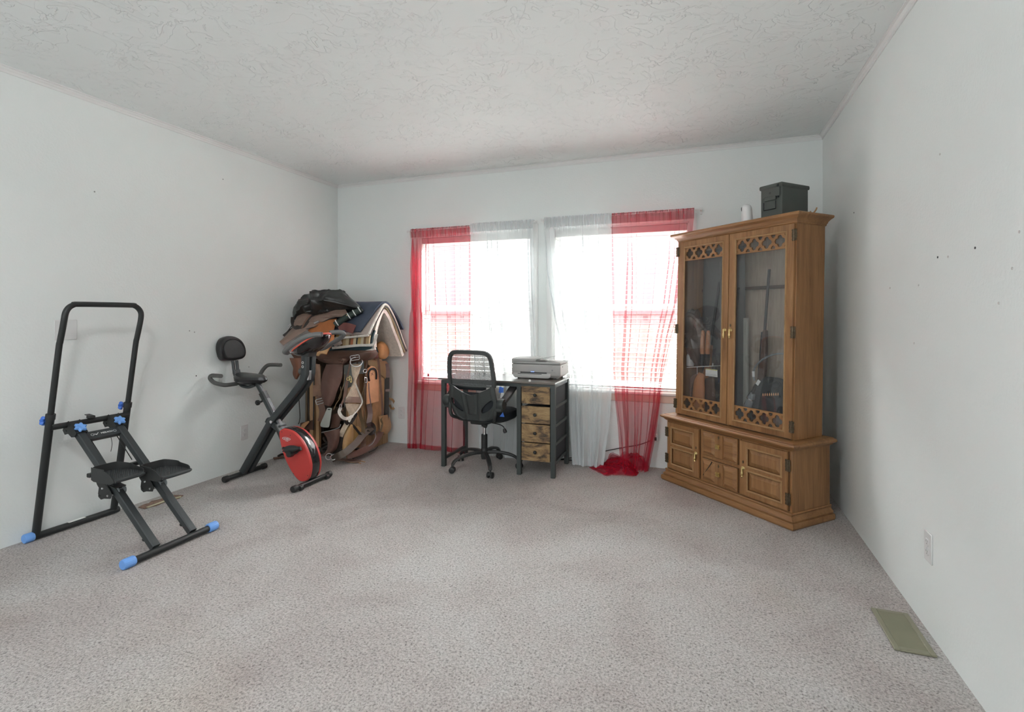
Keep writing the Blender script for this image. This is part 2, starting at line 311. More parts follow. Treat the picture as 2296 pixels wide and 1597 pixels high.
class MB:
    def __init__(s): s.v = []; s.f = []
    def add(s, vs, fs):
        o = len(s.v); s.v += [Vector(v) for v in vs]; s.f += [tuple(i+o for i in f) for f in fs]; return s
    def box(s, x0, x1, y0, y1, z0, z1):
        return s.add([(x, y, z) for x in (x0, x1) for y in (y0, y1) for z in (z0, z1)],
                     [(0, 1, 3, 2), (4, 6, 7, 5), (0, 4, 5, 1), (2, 3, 7, 6), (0, 2, 6, 4), (1, 5, 7, 3)])
    def bevbox(s, x0, x1, y0, y1, z0, z1, b=.004):
        return s.loft([(x0+b, x1-b, y0+b, y1-b, z0), (x0, x1, y0, y1, z0+b), (x0, x1, y0, y1, z1-b), (x0+b, x1-b, y0+b, y1-b, z1)])
    def loft(s, rows):           # stacked rectangles (x0,x1,y0,y1,z)
        o = []; f = []
        for x0, x1, y0, y1, z in rows: o += [(x0, y0, z), (x1, y0, z), (x1, y1, z), (x0, y1, z)]
        for k in range(len(rows)-1):
            for j in range(4): f.append((k*4+j, k*4+(j+1) % 4, k*4+4+(j+1) % 4, k*4+4+j))
        f.append((3, 2, 1, 0)); n = len(rows)*4; f.append((n-4, n-3, n-2, n-1)); return s.add(o, f)
    def rings(s, rings, closed=False, cap=True):
        n = len(rings[0]); o = [p for r in rings for p in r]; f = []; R = len(rings)
        for k in range(R if closed else R-1):
            a, b = k*n, ((k+1) % R)*n
            for j in range(n): f.append((a+j, a+(j+1) % n, b+(j+1) % n, b+j))
        if cap and not closed: f.append(tuple(range(n))[::-1]); f.append(tuple(range((R-1)*n, R*n)))
        return s.add(o, f)
    def sweep(s, path, prof, up=(0, 0, 1), closed=False, scales=None):
        P = [Vector(p) for p in path]; n = len(P); rs = []; u = Vector(up)
        for i in range(n):
            if closed: t = P[(i+1) % n]-P[i-1]
            else: t = P[min(i+1, n-1)]-P[max(i-1, 0)]
            t.normalize(); a = u-t*u.dot(t)
            if a.length < 1e-4: a = Vector((1, 0, 0))-t*t.x
            a.normalize(); u = a.copy() if up == 'pt' else u
            b = t.cross(a); k = scales[i] if scales else 1.0
            rs.append([P[i]+b*(x*k)+a*(y*k) for x, y in prof])
        return s.rings(rs, closed)
    def tube(s, path, r, seg=12, smooth=0, closed=False, scales=None):
        if smooth: path = catmull(path, smooth)
        P = [Vector(p) for p in path]; n = len(P); t0 = (P[1]-P[0]).normalized()
        u = Vector((0, 0, 1)) if abs(t0.z) < .9 else Vector((1, 0, 0)); u = (u-t0*u.dot(t0)).normalized(); rs = []
        for i in range(n):
            t = (P[(i+1) % n]-P[i-1]) if closed else (P[min(i+1, n-1)]-P[max(i-1, 0)])
            t.normalize(); u = u-t*u.dot(t); u.normalize(); b = t.cross(u); k = r*(scales[i] if scales else 1)
            rs.append([P[i]+(b*cos(2*pi*j/seg)+u*sin(2*pi*j/seg))*k for j in range(seg)])
        return s.rings(rs, closed)
    def bar(s, a, b, w, h, up=(0, 0, 1), bev=.2):
        c = min(w, h)*bev; pr = [(-w/2+c, -h/2), (w/2-c, -h/2), (w/2, -h/2+c), (w/2, h/2-c), (w/2-c, h/2), (-w/2+c, h/2), (-w/2, h/2-c), (-w/2, -h/2+c)]
        return s.sweep([a, b], pr, up)
    def lathe(s, prof, c=(0, 0, 0), axis=(0, 0, 1), seg=24):
        A = Vector(axis).normalized(); u = A.orthogonal().normalized(); b = A.cross(u); c = Vector(c)
        return s.rings([[c+A*h+(u*cos(2*pi*j/seg)+b*sin(2*pi*j/seg))*max(r, 1e-4) for j in range(seg)] for r, h in prof])
    def poly(s, pts, d):         # outline extruded along vector d, centred
        P = [Vector(p) for p in pts]; d = Vector(d); n = len(P)
        return s.add([p-d/2 for p in P]+[p+d/2 for p in P], [tuple(range(n))[::-1], tuple(range(n, 2*n))]+[(i, (i+1) % n, n+(i+1) % n, n+i) for i in range(n)])
    def grid(s, fn, nu, nv, th=0.0, closed_u=False):
        vs = [Vector(fn(i/(nu if closed_u else nu-1), j/(nv-1))) for j in range(nv) for i in range(nu)]; f = []
        cu = nu if closed_u else nu-1
        for j in range(nv-1):
            for i in range(cu): i2 = (i+1) % nu; f.append((j*nu+i, j*nu+i2, (j+1)*nu+i2, (j+1)*nu+i))
        if th <= 0: return s.add(vs, f)
        nr = []
        for j in range(nv):
            for i in range(nu):
                a = vs[j*nu+min(i+1, nu-1)]-vs[j*nu+max(i-1, 0)]; b = vs[min(j+1, nv-1)*nu+i]-vs[max(j-1, 0)*nu+i]
                q = a.cross(b); nr.append(q.normalized() if q.length > 1e-9 else Vector((0, 0, 1)))
        K = len(vs); f2 = [tuple(K+i for i in q)[::-1] for q in f]
        bd = [j*nu for j in range(nv)]; e = []
        per = [i for i in range(nu)]+[j*nu+nu-1 for j in range(1, nv)]+[(nv-1)*nu+i for i in range(nu-2, -1, -1)]+[j*nu for j in range(nv-2, 0, -1)]
        for k in range(len(per)): a, b = per[k], per[(k+1) % len(per)]; e.append((a, K+a, K+b, b))
        return s.add([v+n*th/2 for v, n in zip(vs, nr)]+[v-n*th/2 for v, n in zip(vs, nr)], f+f2+e)
    def build(s, name, mat, parent=None, smooth=None, bevel=0.0, sub=0, disp=None):
        root = parent
        while root is not None and root.parent is not None: root = root.parent
        og = ORG.get(root, Vector((0, 0, 0))) if root is not None else Vector((0, 0, 0))
        me = bpy.data.meshes.new(name); vs = s.v
        if disp: vs = [disp(v) for v in vs]
        me.from_pydata([tuple(v-og) for v in vs], [], s.f); me.validate(); me.update()
        bm = bmesh.new(); bm.from_mesh(me); bmesh.ops.recalc_face_normals(bm, faces=bm.faces); bm.to_mesh(me); bm.free()
        o = bpy.data.objects.new(name, me); C.objects.link(o); me.materials.append(M[mat] if isinstance(mat, str) else mat)
        if parent is not None: o.parent = parent
        if bevel:
            b = o.modifiers.new('b', 'BEVEL'); b.width = bevel; b.segments = 2; b.limit_method = 'ANGLE'; b.angle_limit = radians(40)
        if sub:
            q = o.modifiers.new('s', 'SUBSURF'); q.levels = sub; q.render_levels = sub
        if smooth is not False:
            me.shade_smooth()
            try:
                me.set_sharp_from_angle(angle=radians(smooth if smooth else 38))
            except Exception: pass
        return o
def struct(name, mb, mat, **k): return tag(mb.build(name, mat, **k), kind='structure')
def text(name, body, size, origin, right, up, mat, parent, ext=.0008):
    cu = bpy.data.curves.new(name, 'FONT'); cu.body = body; cu.size = size; cu.extrude = ext; cu.align_x = 'CENTER'; cu.align_y = 'CENTER'
    o = bpy.data.objects.new(name, cu); C.objects.link(o); cu.materials.append(M[mat])
    r = Vector(right).normalized(); u = Vector(up); u = (u-r*u.dot(r)).normalized(); n = r.cross(u)
    root = parent
    while root.parent is not None: root = root.parent
    dg = bpy.context.evaluated_depsgraph_get(); me = bpy.data.meshes.new_from_object(o.evaluated_get(dg)); bpy.data.objects.remove(o)
    o = bpy.data.objects.new(name, me); C.objects.link(o)
    if not me.materials: me.materials.append(M[mat])
    m = Matrix((r, u, n)).transposed().to_4x4(); m.translation = Vector(origin)-ORG.get(root, Vector((0, 0, 0))); o.parent = parent; o.matrix_local = m; return o
# ================================================================== THE ROOM
T = .14
struct('floor', MB().box(XL-T, XR+T, YF-T, YB+T, -.12, 0), 'carpet')
struct('ceiling', MB().box(XL-T, XR+T, YF-T, YB+T, ZC, ZC+.12), 'ceiling')
struct('wall_left', MB().box(XL-T, XL, YF-T, YB+T, -.1, ZC+.05), 'wall')
wr = struct('wall_right', MB().box(XR, XR+T, YF-T, YB+T, -.1, ZC+.05), 'wall')
def pierced(Y0, Y1, wins, z0, z1):
    b = MB(); xs = [XL-T]+[v for w in wins for v in w]+[XR+T]
    b.box(XL, XR, Y0, Y1, -.1, z0); b.box(XL, XR, Y0, Y1, z1, ZC+.05)
    e = [XL]+[v for w in wins for v in w]+[XR]
    for i in range(0, len(e), 2): b.box(e[i], e[i+1], Y0, Y1, z0, z1)
    return b
struct('wall_back', pierced(YB, YB+T, WINS, WZ0, WZ1), 'wall')
struct('wall_front', pierced(YF-T, YF, RWINS, RZ0, RZ1), 'wall')
# small crown strips where walls meet the ceiling
def crown(name, p0, p1, n):
    n = Vector(n); a, b = Vector(p0), Vector(p1); m = MB(); z = Vector((0, 0, -1))
    pr = [(0, 0), (.026, 0), (.026, .005), (.016, .008), (.012, .016), (.006, .020), (.006, .034), (0, .034)]
    m.rings([[p+n*x+z*y for x, y in pr] for p in (a, b)]); struct(name, m, 'trim')
crown('trim_1', (XL, YF, ZC), (XL, YB, ZC), (1, 0, 0)); crown('trim_2', (XR, YF, ZC), (XR, YB, ZC), (-1, 0, 0))
crown('trim_3', (XL, YB, ZC), (XR, YB, ZC), (0, -1, 0)); crown('trim_4', (XL, YF, ZC), (XR, YF, ZC), (0, 1, 0))
for px, py in [(2187, 556), (1996, 646), (2126, 576), (2103, 577), (2108, 346), (1915, 477), (2270, 602), (2060, 640), (2050, 770), (2286, 520), (2240, 680)]:
    p = onX(px, py, XR); MB().lathe([(0, 0), (.004, 0), (.004, .002), (0, .002)], (XR-.0018, p.y, p.z), (1, 0, 0), 8).build('nail_hole', 'slot' if px % 2 else 'cord', wr)

for px, py in [(440, 843), (558, 823), (425, 742), (436, 745), (212, 430), (500, 402)]:
    p = onX(px, py, XL); MB().lathe([(0, 0), (.005, 0), (.004, .0015), (0, .002)], (XL, p.y, p.z), (1, 0, 0), 7).build('nail_hole', 'slotg' if px != 440 else 'slot', bpy.data.objects['wall_left'])

# windows: vinyl frame, meeting rail, two panes each, jamb liner, sill and apron
def window(name, x0, x1, z0, z1, Yg, inside, sill=True):
    s = 1 if inside < Yg else -1      # +1: outdoors lies towards +Y
    fr = MB(); zm = z0+(z1-z0)*.5
    for a, b, c, d in [(x0, x0+.030, z0, z1), (x1-.030, x1, z0, z1), (x0, x1, z0, z0+.035), (x0, x1, z1-.035, z1)]: fr.box(a, b, Yg-.03, Yg+.03, c, d)
    root = struct(name, fr, 'vinyl', bevel=.003)
    MB().box(x0+.03, x1-.03, Yg-.02*s-.014, Yg-.02*s+.014, zm-.022, zm+.022).build('meeting_rail', 'vinyl', root, bevel=.003)
    for c, d, o in [(z0+.035, zm, -.008), (zm, z1-.035, .012)]:
        f = MB()
        for q in [(x0+.030, x0+.050, c, d), (x1-.050, x1-.030, c, d)]: f.box(q[0], q[1], Yg+o*s-.010, Yg+o*s+.010, q[2], q[3])
        f.box(x0+.030, x1-.030, Yg+o*s-.010, Yg+o*s+.010, c, c+.025); f.box(x0+.030, x1-.030, Yg+o*s-.010, Yg+o*s+.010, d-.022, d)
        sa = f.build('sash', 'vinyl', root); MB().box(x0+.045, x1-.045, Yg+o*s-.002, Yg+o*s+.002, c+.025, d-.025).build('pane', 'glass', sa)
    li = MB(); ya, yb = sorted((inside, Yg))
    for a, b, c, d in [(x0, x0+.012, z0, z1), (x1-.012, x1, z0, z1), (x0, x1, z0, z0+.012), (x0, x1, z1-.012, z1)]: li.box(a, b, ya, yb, c, d)
    li.build('jamb_liner', 'trim', root)
    if sill:
        MB().bevbox(x0-.07, x1+.07, inside-.045, inside+.02, z0-.022, z0+.004, .006).build('window_sill', 'trim', root)
        MB().bevbox(x0-.055, x1+.055, inside-.016, inside, z0-.085, z0-.022, .004).build('window_apron', 'sillwood', root)
        cs = MB()
        for a, b, c, d in [(x0-.06, x0-.004, z0, z1+.06), (x1+.004, x1+.06, z0, z1+.06), (x0-.004, x1+.004, z1+.004, z1+.06)]:
            cs.bevbox(a, b, inside-.012, inside, c, d, .003); cs.bevbox(a+.008, b-.008, inside-.018, inside-.010, c+.008*(c > z0), d-.008, .002)
        cs.build('window_casing', 'trim', root)
    return root
for i, (x0, x1) in enumerate(WINS): window('window_%d' % (i+1), x0, x1, WZ0, WZ1, YB+.10, YB)
for i, (x0, x1) in enumerate(RWINS): window('window_%d' % (i+3), x0, x1, RZ0, RZ1, YF-.10, YF, False)

# horizontal blinds inside the two back windows
def blind(x0, x1, label):
    t = thing('window_blind', label, 'blind', ((x0+x1)/2, YB+.032, WZ0), group='blinds in the back windows')
    Y = YB+.034
    MB().bevbox(x0+.016, x1-.016, Y-.026, Y+.026, WZ1-.068, WZ1-.014, .003).build('head_rail', 'blind', t)
    s = MB(); z = WZ1-.10; k = 0; tl = radians(4)
    while z > WZ0+.055:
        pr = []
        for j in range(5):
            y = -.018+.036*j/4; pr.append((y*cos(tl), y*sin(tl)+.0012*(1-(y/.018)**2)))
        top = [(y, q+.0014) for y, q in pr]; bot = [(y, q-.0014) for y, q in pr[::-1]]
        s.rings([[(x, Y+y, z+q) for y, q in top+bot] for x in (x0+.020, x1-.020)]); z -= .0405; k += 1
    s.build('slat', 'blind', t)
    MB().bevbox(x0+.020, x1-.020, Y-.025, Y+.025, WZ0+.020, WZ0+.036, .004).build('bottom_rail', 'blind', t)
    cd = MB()
    for f in (.10, .37, .63, .90):
        x = x0+(x1-x0)*f
        for y in (-.0195, .0195): cd.tube([(x, Y+y, WZ1-.06), (x, Y+y, WZ0+.03)], .0011, 5)
    cd.build('ladder_cord', 'cord', t)
    MB().tube([(x0+.06, Y-.034, WZ1-.07), (x0+.062, Y-.036, WZ1-.75)], .004, 6).build('tilt_wand', 'white', t)
blind(*WINS[0], 'white slatted blind in the window behind the office chair')
blind(*WINS[1], 'white slatted blind in the window beside the wooden cabinet')

# curtain rods
RY = YB-.075
def rod(x0, x1, z0, z1, label):
    t = thing('curtain_rod', label, 'curtain rod', ((x0+x1)/2, YB, (z0+z1)/2), group='white rods above the windows')
    MB().tube([(x0, RY, z0), (x1, RY, z1)], .007, 10).build('rod', 'white', t)
    for x, z in ((x0, z0), (x1, z1)):
        b = MB(); b.bevbox(x-.008, x+.008, YB-.005, YB, z-.03, z+.02, .002); b.bevbox(x-.005, x+.005, RY-.006, YB-.003, z-.006, z+.006, .002)
        b.tube([(x-.006, RY, z), (x+.006, RY, z)], .011, 10); b.build('bracket', 'white', t)
rod(-2.655, -1.385, 2.058, 2.078, 'white curtain rod over the window behind the desk')
rod(-1.315, -.010, 2.083, 2.090, 'white curtain rod over the window beside the cabinet')

# sheer curtains
def lerp_tab(tab, t):
    for i in range(len(tab)-1):
        if t <= tab[i+1][0]:
            a, b = tab[i], tab[i+1]; k = (t-a[0])/(b[0]-a[0]); k = k*k*(3-2*k) if len(a) < 9 else k
            return [a[j]+(b[j]-a[j])*k for j in range(len(a))]
    return list(tab[-1])
def curtain(name, label, mat, tab, pleats, seed, ruf=.006, extra=None, group=None):
    # tab rows: t, x_left, x_right, y, z, fold_amplitude; pleats: (position 0..1, drift with height, strength)
    rnd = random.Random(seed); ph = [rnd.uniform(0, 6.28) for _ in range(12)]
    def fn(s, t, off=0.0):
        _, xl, xr, y, z, a = lerp_tab(tab, t); W = xr-xl
        ss = s+.006*sin(7*s+ph[0]+3*t)
        g = min(1, max(0, (t-.03)*6)); dx = dy = 0.0
        for k, (pk, dr, st) in enumerate(pleats):
            pc = pk+dr*t+.012*sin(5*t+ph[k % 12]); q = (ss-pc)/.016
            if abs(q) < 5:
                e = math.exp(-(q/2.2)**2); st2 = st*(.35+.65*g)*(.6+.4*sin(2.2*t+ph[(k+3) % 12])**2)
                dx -= .034*st2*math.tanh(q*1.1)*e; dy += .010*st2*math.exp(-(q/1.1)**2)*(1 if k % 2 else -1)-.006*st2*e
        wv = sin(2*pi*2.3*ss+ph[2]+.9*sin(2*t+ph[3]))+.5*sin(2*pi*4.7*ss+ph[4]+t)
        rf = ruf*max(0, 1-t*12)*(sin(2*pi*21*s+ph[6]+3*sin(17*s))+.6*sin(2*pi*37*s+ph[7]))
        return (xl+W*ss+dx, y-a*.6*wv+dy+rf+off, z)
    m = MB(); m.grid(fn, 420, 80)
    root = tag(m.build(name, mat, smooth=180), label, 'curtain', group)
    ORG[root] = Vector((0, 0, 0))
    h = MB(); h.grid(lambda s, t: tuple(Vector(fn(s, t*.042))+Vector((0, -.017*sin(pi*min(1, t*1.05))-.001, 0))), 300, 7); h.build('rod_pocket', mat, root, smooth=180)
    if extra: extra(fn, mat, root)
    return root
def hem(t0):
    def ex(fn, mat, root): h = MB(); h.grid(lambda s, t: tuple(Vector(fn(s, t0+(1-t0)*t))+Vector((0, -.004, 0))), 200, 6); h.build('hem', mat, root, smooth=180)
    return ex
def CW(px, Y, z=1.0): return onY(px, 700, Y).x
K = RY
curtain('sheer_curtain', 'red sheer curtain beside the saddle rack', 'redc', [
    (0, CW(920, K), CW(1053, K), K, 2.078, .004), (.05, CW(919, K), CW(1053, K), K, 1.99, .006), (.40, CW(921, K), CW(1056, K), K, 1.28, .014),
    (.66, CW(921, K), CW(1058, K), K, .72, .018), (.85, CW(917, K-.06), CW(1049, K-.03), K-.06, .33, .02), (1, CW(914, 4.26), CW(1040, 4.26), 4.27, .012, .026)], [(.03, 0, 1.8), (.075, .01, 2.0), (.12, .02, 1.8), (.165, .03, 1.4), (.20, .04, 1), (.30, .03, .7), (.40, .06, .55), (.58, .04, .6), (.74, .05, .5), (.985, 0, .9)], 3, extra=hem(.965))
curtain('sheer_curtain', 'white sheer curtain directly behind the office chair', 'whitec', [
    (0, CW(1054, K), CW(1198, K), K, 2.095, .004), (.05, CW(1054, K), CW(1198, K), K, 2.01, .006), (.40, CW(1055, K), CW(1203, K), K, 1.28, .016),
    (.66, CW(1062, K), CW(1207, K), K, .74, .02), (.85, CW(1068, 4.33), CW(1200, 4.33), 4.34, .33, .022), (1, CW(1072, 4.27), CW(1190, 4.27), 4.28, .012, .026)], [(.03, 0, .6), (.16, .03, .8), (.27, .04, 1), (.34, .06, .9), (.43, .10, 1), (.62, .03, .5), (.80, .02, .5), (.90, .02, .9), (.96, 0, 1)], 11, extra=hem(.985))
curtain('sheer_curtain', 'white sheer curtain hanging right behind the printer', 'whitec', [
    (0, CW(1220, K), CW(1372, K), K, 2.105, .004), (.05, CW(1219, K), CW(1372, K), K, 2.01, .006), (.25, CW(1226, K), CW(1372, K), K, 1.60, .012), (.45, CW(1244, K), CW(1371, K), K, 1.18, .018),
    (.66, CW(1270, K), CW(1374, K), K, .74, .022), (.85, CW(1277, 4.33), CW(1366, 4.33), 4.33, .33, .022), (1, CW(1284, 4.25), CW(1352, 4.25), 4.25, .012, .03)], [(.03, 0, .9), (.09, .02, .9), (.17, .04, .8), (.36, 0, .6), (.58, -.02, .9), (.66, -.02, .8), (.80, 0, .5), (.97, 0, .7)], 19, extra=hem(.96))
def puddle(fn, mat, root):
    # cloth lying on the carpet in heaped folds below the gathered end
    for n_, (out, h, sd) in enumerate((
        ([(1320, 1049), (1340, 1060), (1361, 1069), (1380, 1062), (1392, 1050), (1372, 1040), (1350, 1040)], .030, 1),
        ([(1350, 1042), (1356, 1056), (1372, 1066), (1400, 1067), (1426, 1069), (1431, 1058), (1420, 1040), (1395, 1028), (1370, 1032)], .060, 2),
        ([(1378, 1034), (1385, 1046), (1405, 1052), (1428, 1056), (1446, 1053), (1458, 1046), (1462, 1034), (1440, 1022), (1405, 1016), (1388, 1020)], .130, 3),
        ([(1396, 1056), (1402, 1066), (1424, 1068), (1430, 1060), (1416, 1052)], .055, 4),
        ([(1358, 1030), (1362, 1044), (1380, 1050), (1398, 1046), (1400, 1030), (1380, 1018)], .085, 5))):
        P = [onZ(px, py) for px, py in out]; c = sum(P, Vector())/len(P); Q = [Vector(p) for p in catmull(P+[P[0]], 5)[:-1]]; K = len(Q)
        for sc in (1.0, .86):
            def f(s, t):
                k = s*K; i = int(k) % K; e = Q[i].lerp(Q[(i+1) % K], k-int(k)); r = (1-t)*sc; p = c.lerp(e, r)
                u = Vector((p.x*7+sd, p.y*11, sd*3.1)); fold = abs(noise.noise(u))*1.3+.25*abs(noise.noise(u*2.3)); edge = min(1, t*3.2)
                return (p.x+.010*noise.noise(u*2), p.y+.010*noise.noise(u*2+Vector((9, 0, 0))), .004+edge*(h*sc*(.35+.65*sin(pi*.5*min(1, t*1.4)))*(1.15-fold)+.004*sin(12*s+5*t+sd)))
            m = MB(); m.grid(f, 96, 20, closed_u=True); m.build('floor_puddle', mat, root, smooth=180)
curtain('sheer_curtain', 'red sheer curtain pooling on the carpet beside the wooden cabinet', 'redc', [
    (0, CW(1371, K), CW(1560, K), K, 2.100, .005), (.05, CW(1371, K), CW(1560, K), K, 2.01, .007), (.20, CW(1374, K), CW(1553, K), K, 1.69, .012), (.36, CW(1375, K), CW(1536, K), K, 1.35, .018),
    (.50, CW(1376, K), CW(1512, K), K, 1.07, .022), (.62, CW(1374, K), CW(1494, K), K, .80, .025), (.74, CW(1378, 4.34), CW(1484, 4.34), 4.34, .56, .028), (.86, CW(1386, 4.30), CW(1472, 4.30), 4.30, .32, .035), (1, CW(1392, 4.22), CW(1452, 4.22), 4.23, .02, .045)], [(.015, 0, 1), (.19, .02, .9), (.25, .03, .8), (.42, .02, .45), (.56, .04, .45), (.70, .06, .6), (.77, .05, 1), (.81, .04, 1), (.85, .03, 1), (.89, .02, 1), (.93, .01, 1), (.97, 0, 1)], 29, extra=puddle)

# power cord running along the wall, seen between the right pair of curtains
tag(MB().tube([(-1.15, 4.38, .012), (-.95, 4.40, .05), (-.80, 4.40, .10), (-.62, 4.41, .15), (-.50, 4.415, .18), (-.42, 4.41, .215), (-.385, 4.395, .238)], .004, 6, smooth=5).build('power_cord', 'cable'), 'thin black power cord strung low along the wall behind the curtains', 'cord', group='black cords along the back wall')
tag(MB().tube([(-1.25, 4.36, .008), (-1.05, 4.39, .008), (-.86, 4.36, .010), (-.78, 4.35, .012)], .005, 6, smooth=5).build('power_cord', 'cable'), 'thicker black power cord lying on the carpet behind the white curtain', 'cord', group='black cords along the back wall')

# outlets and plates (n = into the room, r = plate's right)
def plate(loc, n, r, label, slots=True, wdt=.072, hgt=.118, cat='outlet', name='wall_outlet'):
    n, r = Vector(n), Vector(r); up = Vector((0, 0, 1)); c = Vector(loc)
    t = thing(name, label, cat, loc)
    def bb(m, a, b, e, f, g, h): # a..b along r, e..f up, g..h out
        m.add([c+r*x+up*y+n*z for x in (a, b) for z in (g, h) for y in (e, f)], [(0, 1, 3, 2), (4, 6, 7, 5), (0, 4, 5, 1), (2, 3, 7, 6), (0, 2, 6, 4), (1, 5, 7, 3)])
    m = MB(); bb(m, -wdt/2, wdt/2, -hgt/2, hgt/2, 0, .006); m.build('cover_plate', 'outlet', t, bevel=.003)
    if slots:
        for s in (-1, 1):
            m = MB(); zc = s*.0195
            m.rings([[c+r*(.0165*cos(a))+up*(zc+max(-.0115, min(.0115, .0165*sin(a))))+n*d for a in [2*pi*k/24 for k in range(24)]] for d in (.004, .0085)])
            f = m.build('receptacle', 'outlet', t)
            m = MB(); bb(m, -.0075, -.0055, zc-.001, zc+.007, .008, .0092); bb(m, .0055, .0075, zc, zc+.007, .008, .0092)
            m.rings([[c+r*(.0025*cos(a))+up*(zc-.0065+.0025*sin(a))+n*d for a in [2*pi*k/10 for k in range(10)]] for d in (.008, .0092)])
            m.build('slot', 'slotg', f)
    m = MB(); m.lathe([(0, 0), (.003, 0), (.003, .0015), (0, .0015)], c+n*.006, n, 10); m.build('screw', 'outlet', t)
    return t
plate((XL, 3.269, .292), (1, 0, 0), (0, 1, 0), 'white duplex outlet low on the left wall behind the exercise bike')
plate((XL, 1.992, 1.166), (1, 0, 0), (0, 1, 0), 'blank white cover plate on the left wall behind the stepper handle', False, .118, .118, 'wall plate', 'wall_plate')
plate((-2.768, YB, .30), (0, -1, 0), (1, 0, 0), 'white duplex outlet on the back wall between saddles and red curtain')
plate((XR, 2.497, .338), (-1, 0, 0), (0, -1, 0), 'white duplex outlet on the right wall near the floor register')
pp = onY(1472, 980, YB); plate((pp.x-.02, YB, .30), (0, -1, 0), (1, 0, 0), 'white outlet on the back wall half hidden by red curtain')
t = thing('plug_adapter', 'small white plug adapter in the outlet beside the cabinet', 'plug', (pp.x-.005, YB-.01, .245))
x = pp.x-.005; MB().bevbox(x-.02, x+.022, YB-.05, YB-.006, .222, .282, .005).build('body', 'white', t)
MB().bevbox(x-.008, x+.01, YB-.062, YB-.049, .235, .262, .003).build('plug', 'cable', t)

# carpet register by the right wall
x0, x1, y0, y1 = .672, .806, 2.318, 2.613
t = thing('floor_register', 'sage green louvred metal register in the carpet by the right wall', 'vent', ((x0+x1)/2, (y0+y1)/2, 0))
m = MB()
for a, b, c, d in [(x0, x0+.020, y0, y1), (x1-.020, x1, y0, y1), (x0+.02, x1-.02, y0, y0+.022), (x0+.02, x1-.02, y1-.022, y1)]: m.box(a, b, c, d, .001, .009)
m.build('frame', 'reg', t, bevel=.003)
m = MB(); n = 19
for k in range(n):
    y = y0+.024+(y1-y0-.048)*(k+.5)/n; m.add([(x, y+dy, z) for x in (x0+.02, x1-.02) for dy, z in ((-.0055, .0035), (-.0045, .0030), (.0045, .0085), (.0035, .0090))], [(0, 1, 2, 3), (7, 6, 5, 4), (0, 4, 5, 1), (1, 5, 6, 2), (2, 6, 7, 3), (3, 7, 4, 0)])
m.build('louver', 'reg', t)
MB().box(x0+.018, x1-.018, y0+.02, y1-.02, .0006, .0016).build('duct_opening', 'regdark', t)

# torn gap in the carpet by the left wall with a loose wood strip
t = thing('carpet_tear', 'torn gap in the carpet by the left wall showing reddish subfloor', 'carpet tear', (-3.44, 2.5, 0))
P = [onZ(*q, .003) for q in [(310, 1138), (322, 1132), (334, 1129), (340, 1124), (352, 1122), (366, 1118), (378, 1118), (386, 1111), (397, 1111), (411, 1111), (403, 1117), (390, 1121), (378, 1122), (362, 1129), (350, 1134), (336, 1137), (325, 1141)]]
m = MB(); m.poly(P, (0, 0, .005)); m.build('subfloor_patch', 'subfloor', t)
m = MB(); a, b = onZ(330, 1138, .007), onZ(372, 1123, .007); m.bar(a, b, .020, .004); m.build('torn_edge', 'strip', t)
a, b = onZ(384, 1119, .008), onZ(406, 1114, .008); m = MB(); m.bar(a, b, .016, .006); m.build('torn_edge', 'strip', t)

# flush ceiling lamp added out of view to fill the room with light
t = thing('fill_ceiling_lamp', 'round frosted ceiling lamp added out of view as fill light', 'ceiling lamp', (-1.0, .0, ZC))
MB().lathe([(0, 0), (.19, 0), (.19, -.03), (.17, -.035), (0, -.035)], (-1.0, .0, ZC), (0, 0, 1), 32).build('base', 'white', t)
MB().lathe([(.165, -.034), (.16, -.06), (.12, -.095), (.06, -.11), (0, -.113)], (-1.0, .0, ZC), (0, 0, 1), 32).build('glass_shade', emit_mat('lit_frosted_glass', (.97, .985, 1), LAMP), t)

# floor lamp added behind the camera, filling the room off the ceiling
t = thing('fill_floor_lamp', 'tall uplighter floor lamp added unseen behind the viewer as fill light', 'floor lamp', (-1.1, -.5, 0))
MB().lathe([(0, 0), (.14, 0), (.14, .015), (.02, .03), (0, .03)], (-1.1, -.5, 0), (0, 0, 1), 28).build('base', 'blackmetal', t)
MB().tube([(-1.1, -.5, .02), (-1.1, -.5, 1.72)], .012, 12).build('pole', 'blackmetal', t)
MB().lathe([(.02, 1.70), (.10, 1.73), (.17, 1.80), (.165, 1.805), (.095, 1.745), (0, 1.73)], (-1.1, -.5, 0), (0, 0, 1), 28).build('lamp_shade', 'white', t)
l = bpy.data.lights.new('fill_lamp_light', 'AREA'); l.shape = 'DISK'; l.size = .26; l.energy = P_UP; l.color = (.97, .99, 1)
o = bpy.data.objects.new('fill_lamp_light', l); C.objects.link(o); o.parent = t; o.location = (0, 0, 1.79); o.rotation_euler = (pi, 0, 0)

# ================================================================== OUTDOORS
struct('ground', MB().box(-400, 400, YB+.5, 600, -1.0, -.7), 'dirt')
m = MB(); m.grid(lambda s, t: (-300+600*s, 180+120*t, -.7+(2+9*abs(noise.noise(Vector((s*5, 1.3, 0))))+2*sin(s*7))*sin(pi*t)), 60, 10)
struct('hill_1', m, 'hill')
def house(x, y, w, d, h, label):
    t = thing('house', label, 'house', (x, y, -.7), group='houses far beyond the windows')
    MB().box(x-w/2, x+w/2, y-d/2, y+d/2, -.7, -.7+h).build('wall', 'siding', t)
    z = -.7+h; MB().poly([(x-w/2-.4, y-d/2-.4, z), (x+w/2+.4, y-d/2-.4, z), (x+w/2+.4, y, z+1.1), (x-w/2-.4, y, z+1.1)], (0, 0, .12)).build('roof', 'roofm', t)
    for k in (-.3, .05, .33): MB().box(x+w*k-.5, x+w*k+.5, y-d/2-.05, y-d/2, .3, 1.2).build('window', 'dkwin', t)
house(-62, 125, 13, 8, 2.4, 'low pale house seen through the window behind the desk')
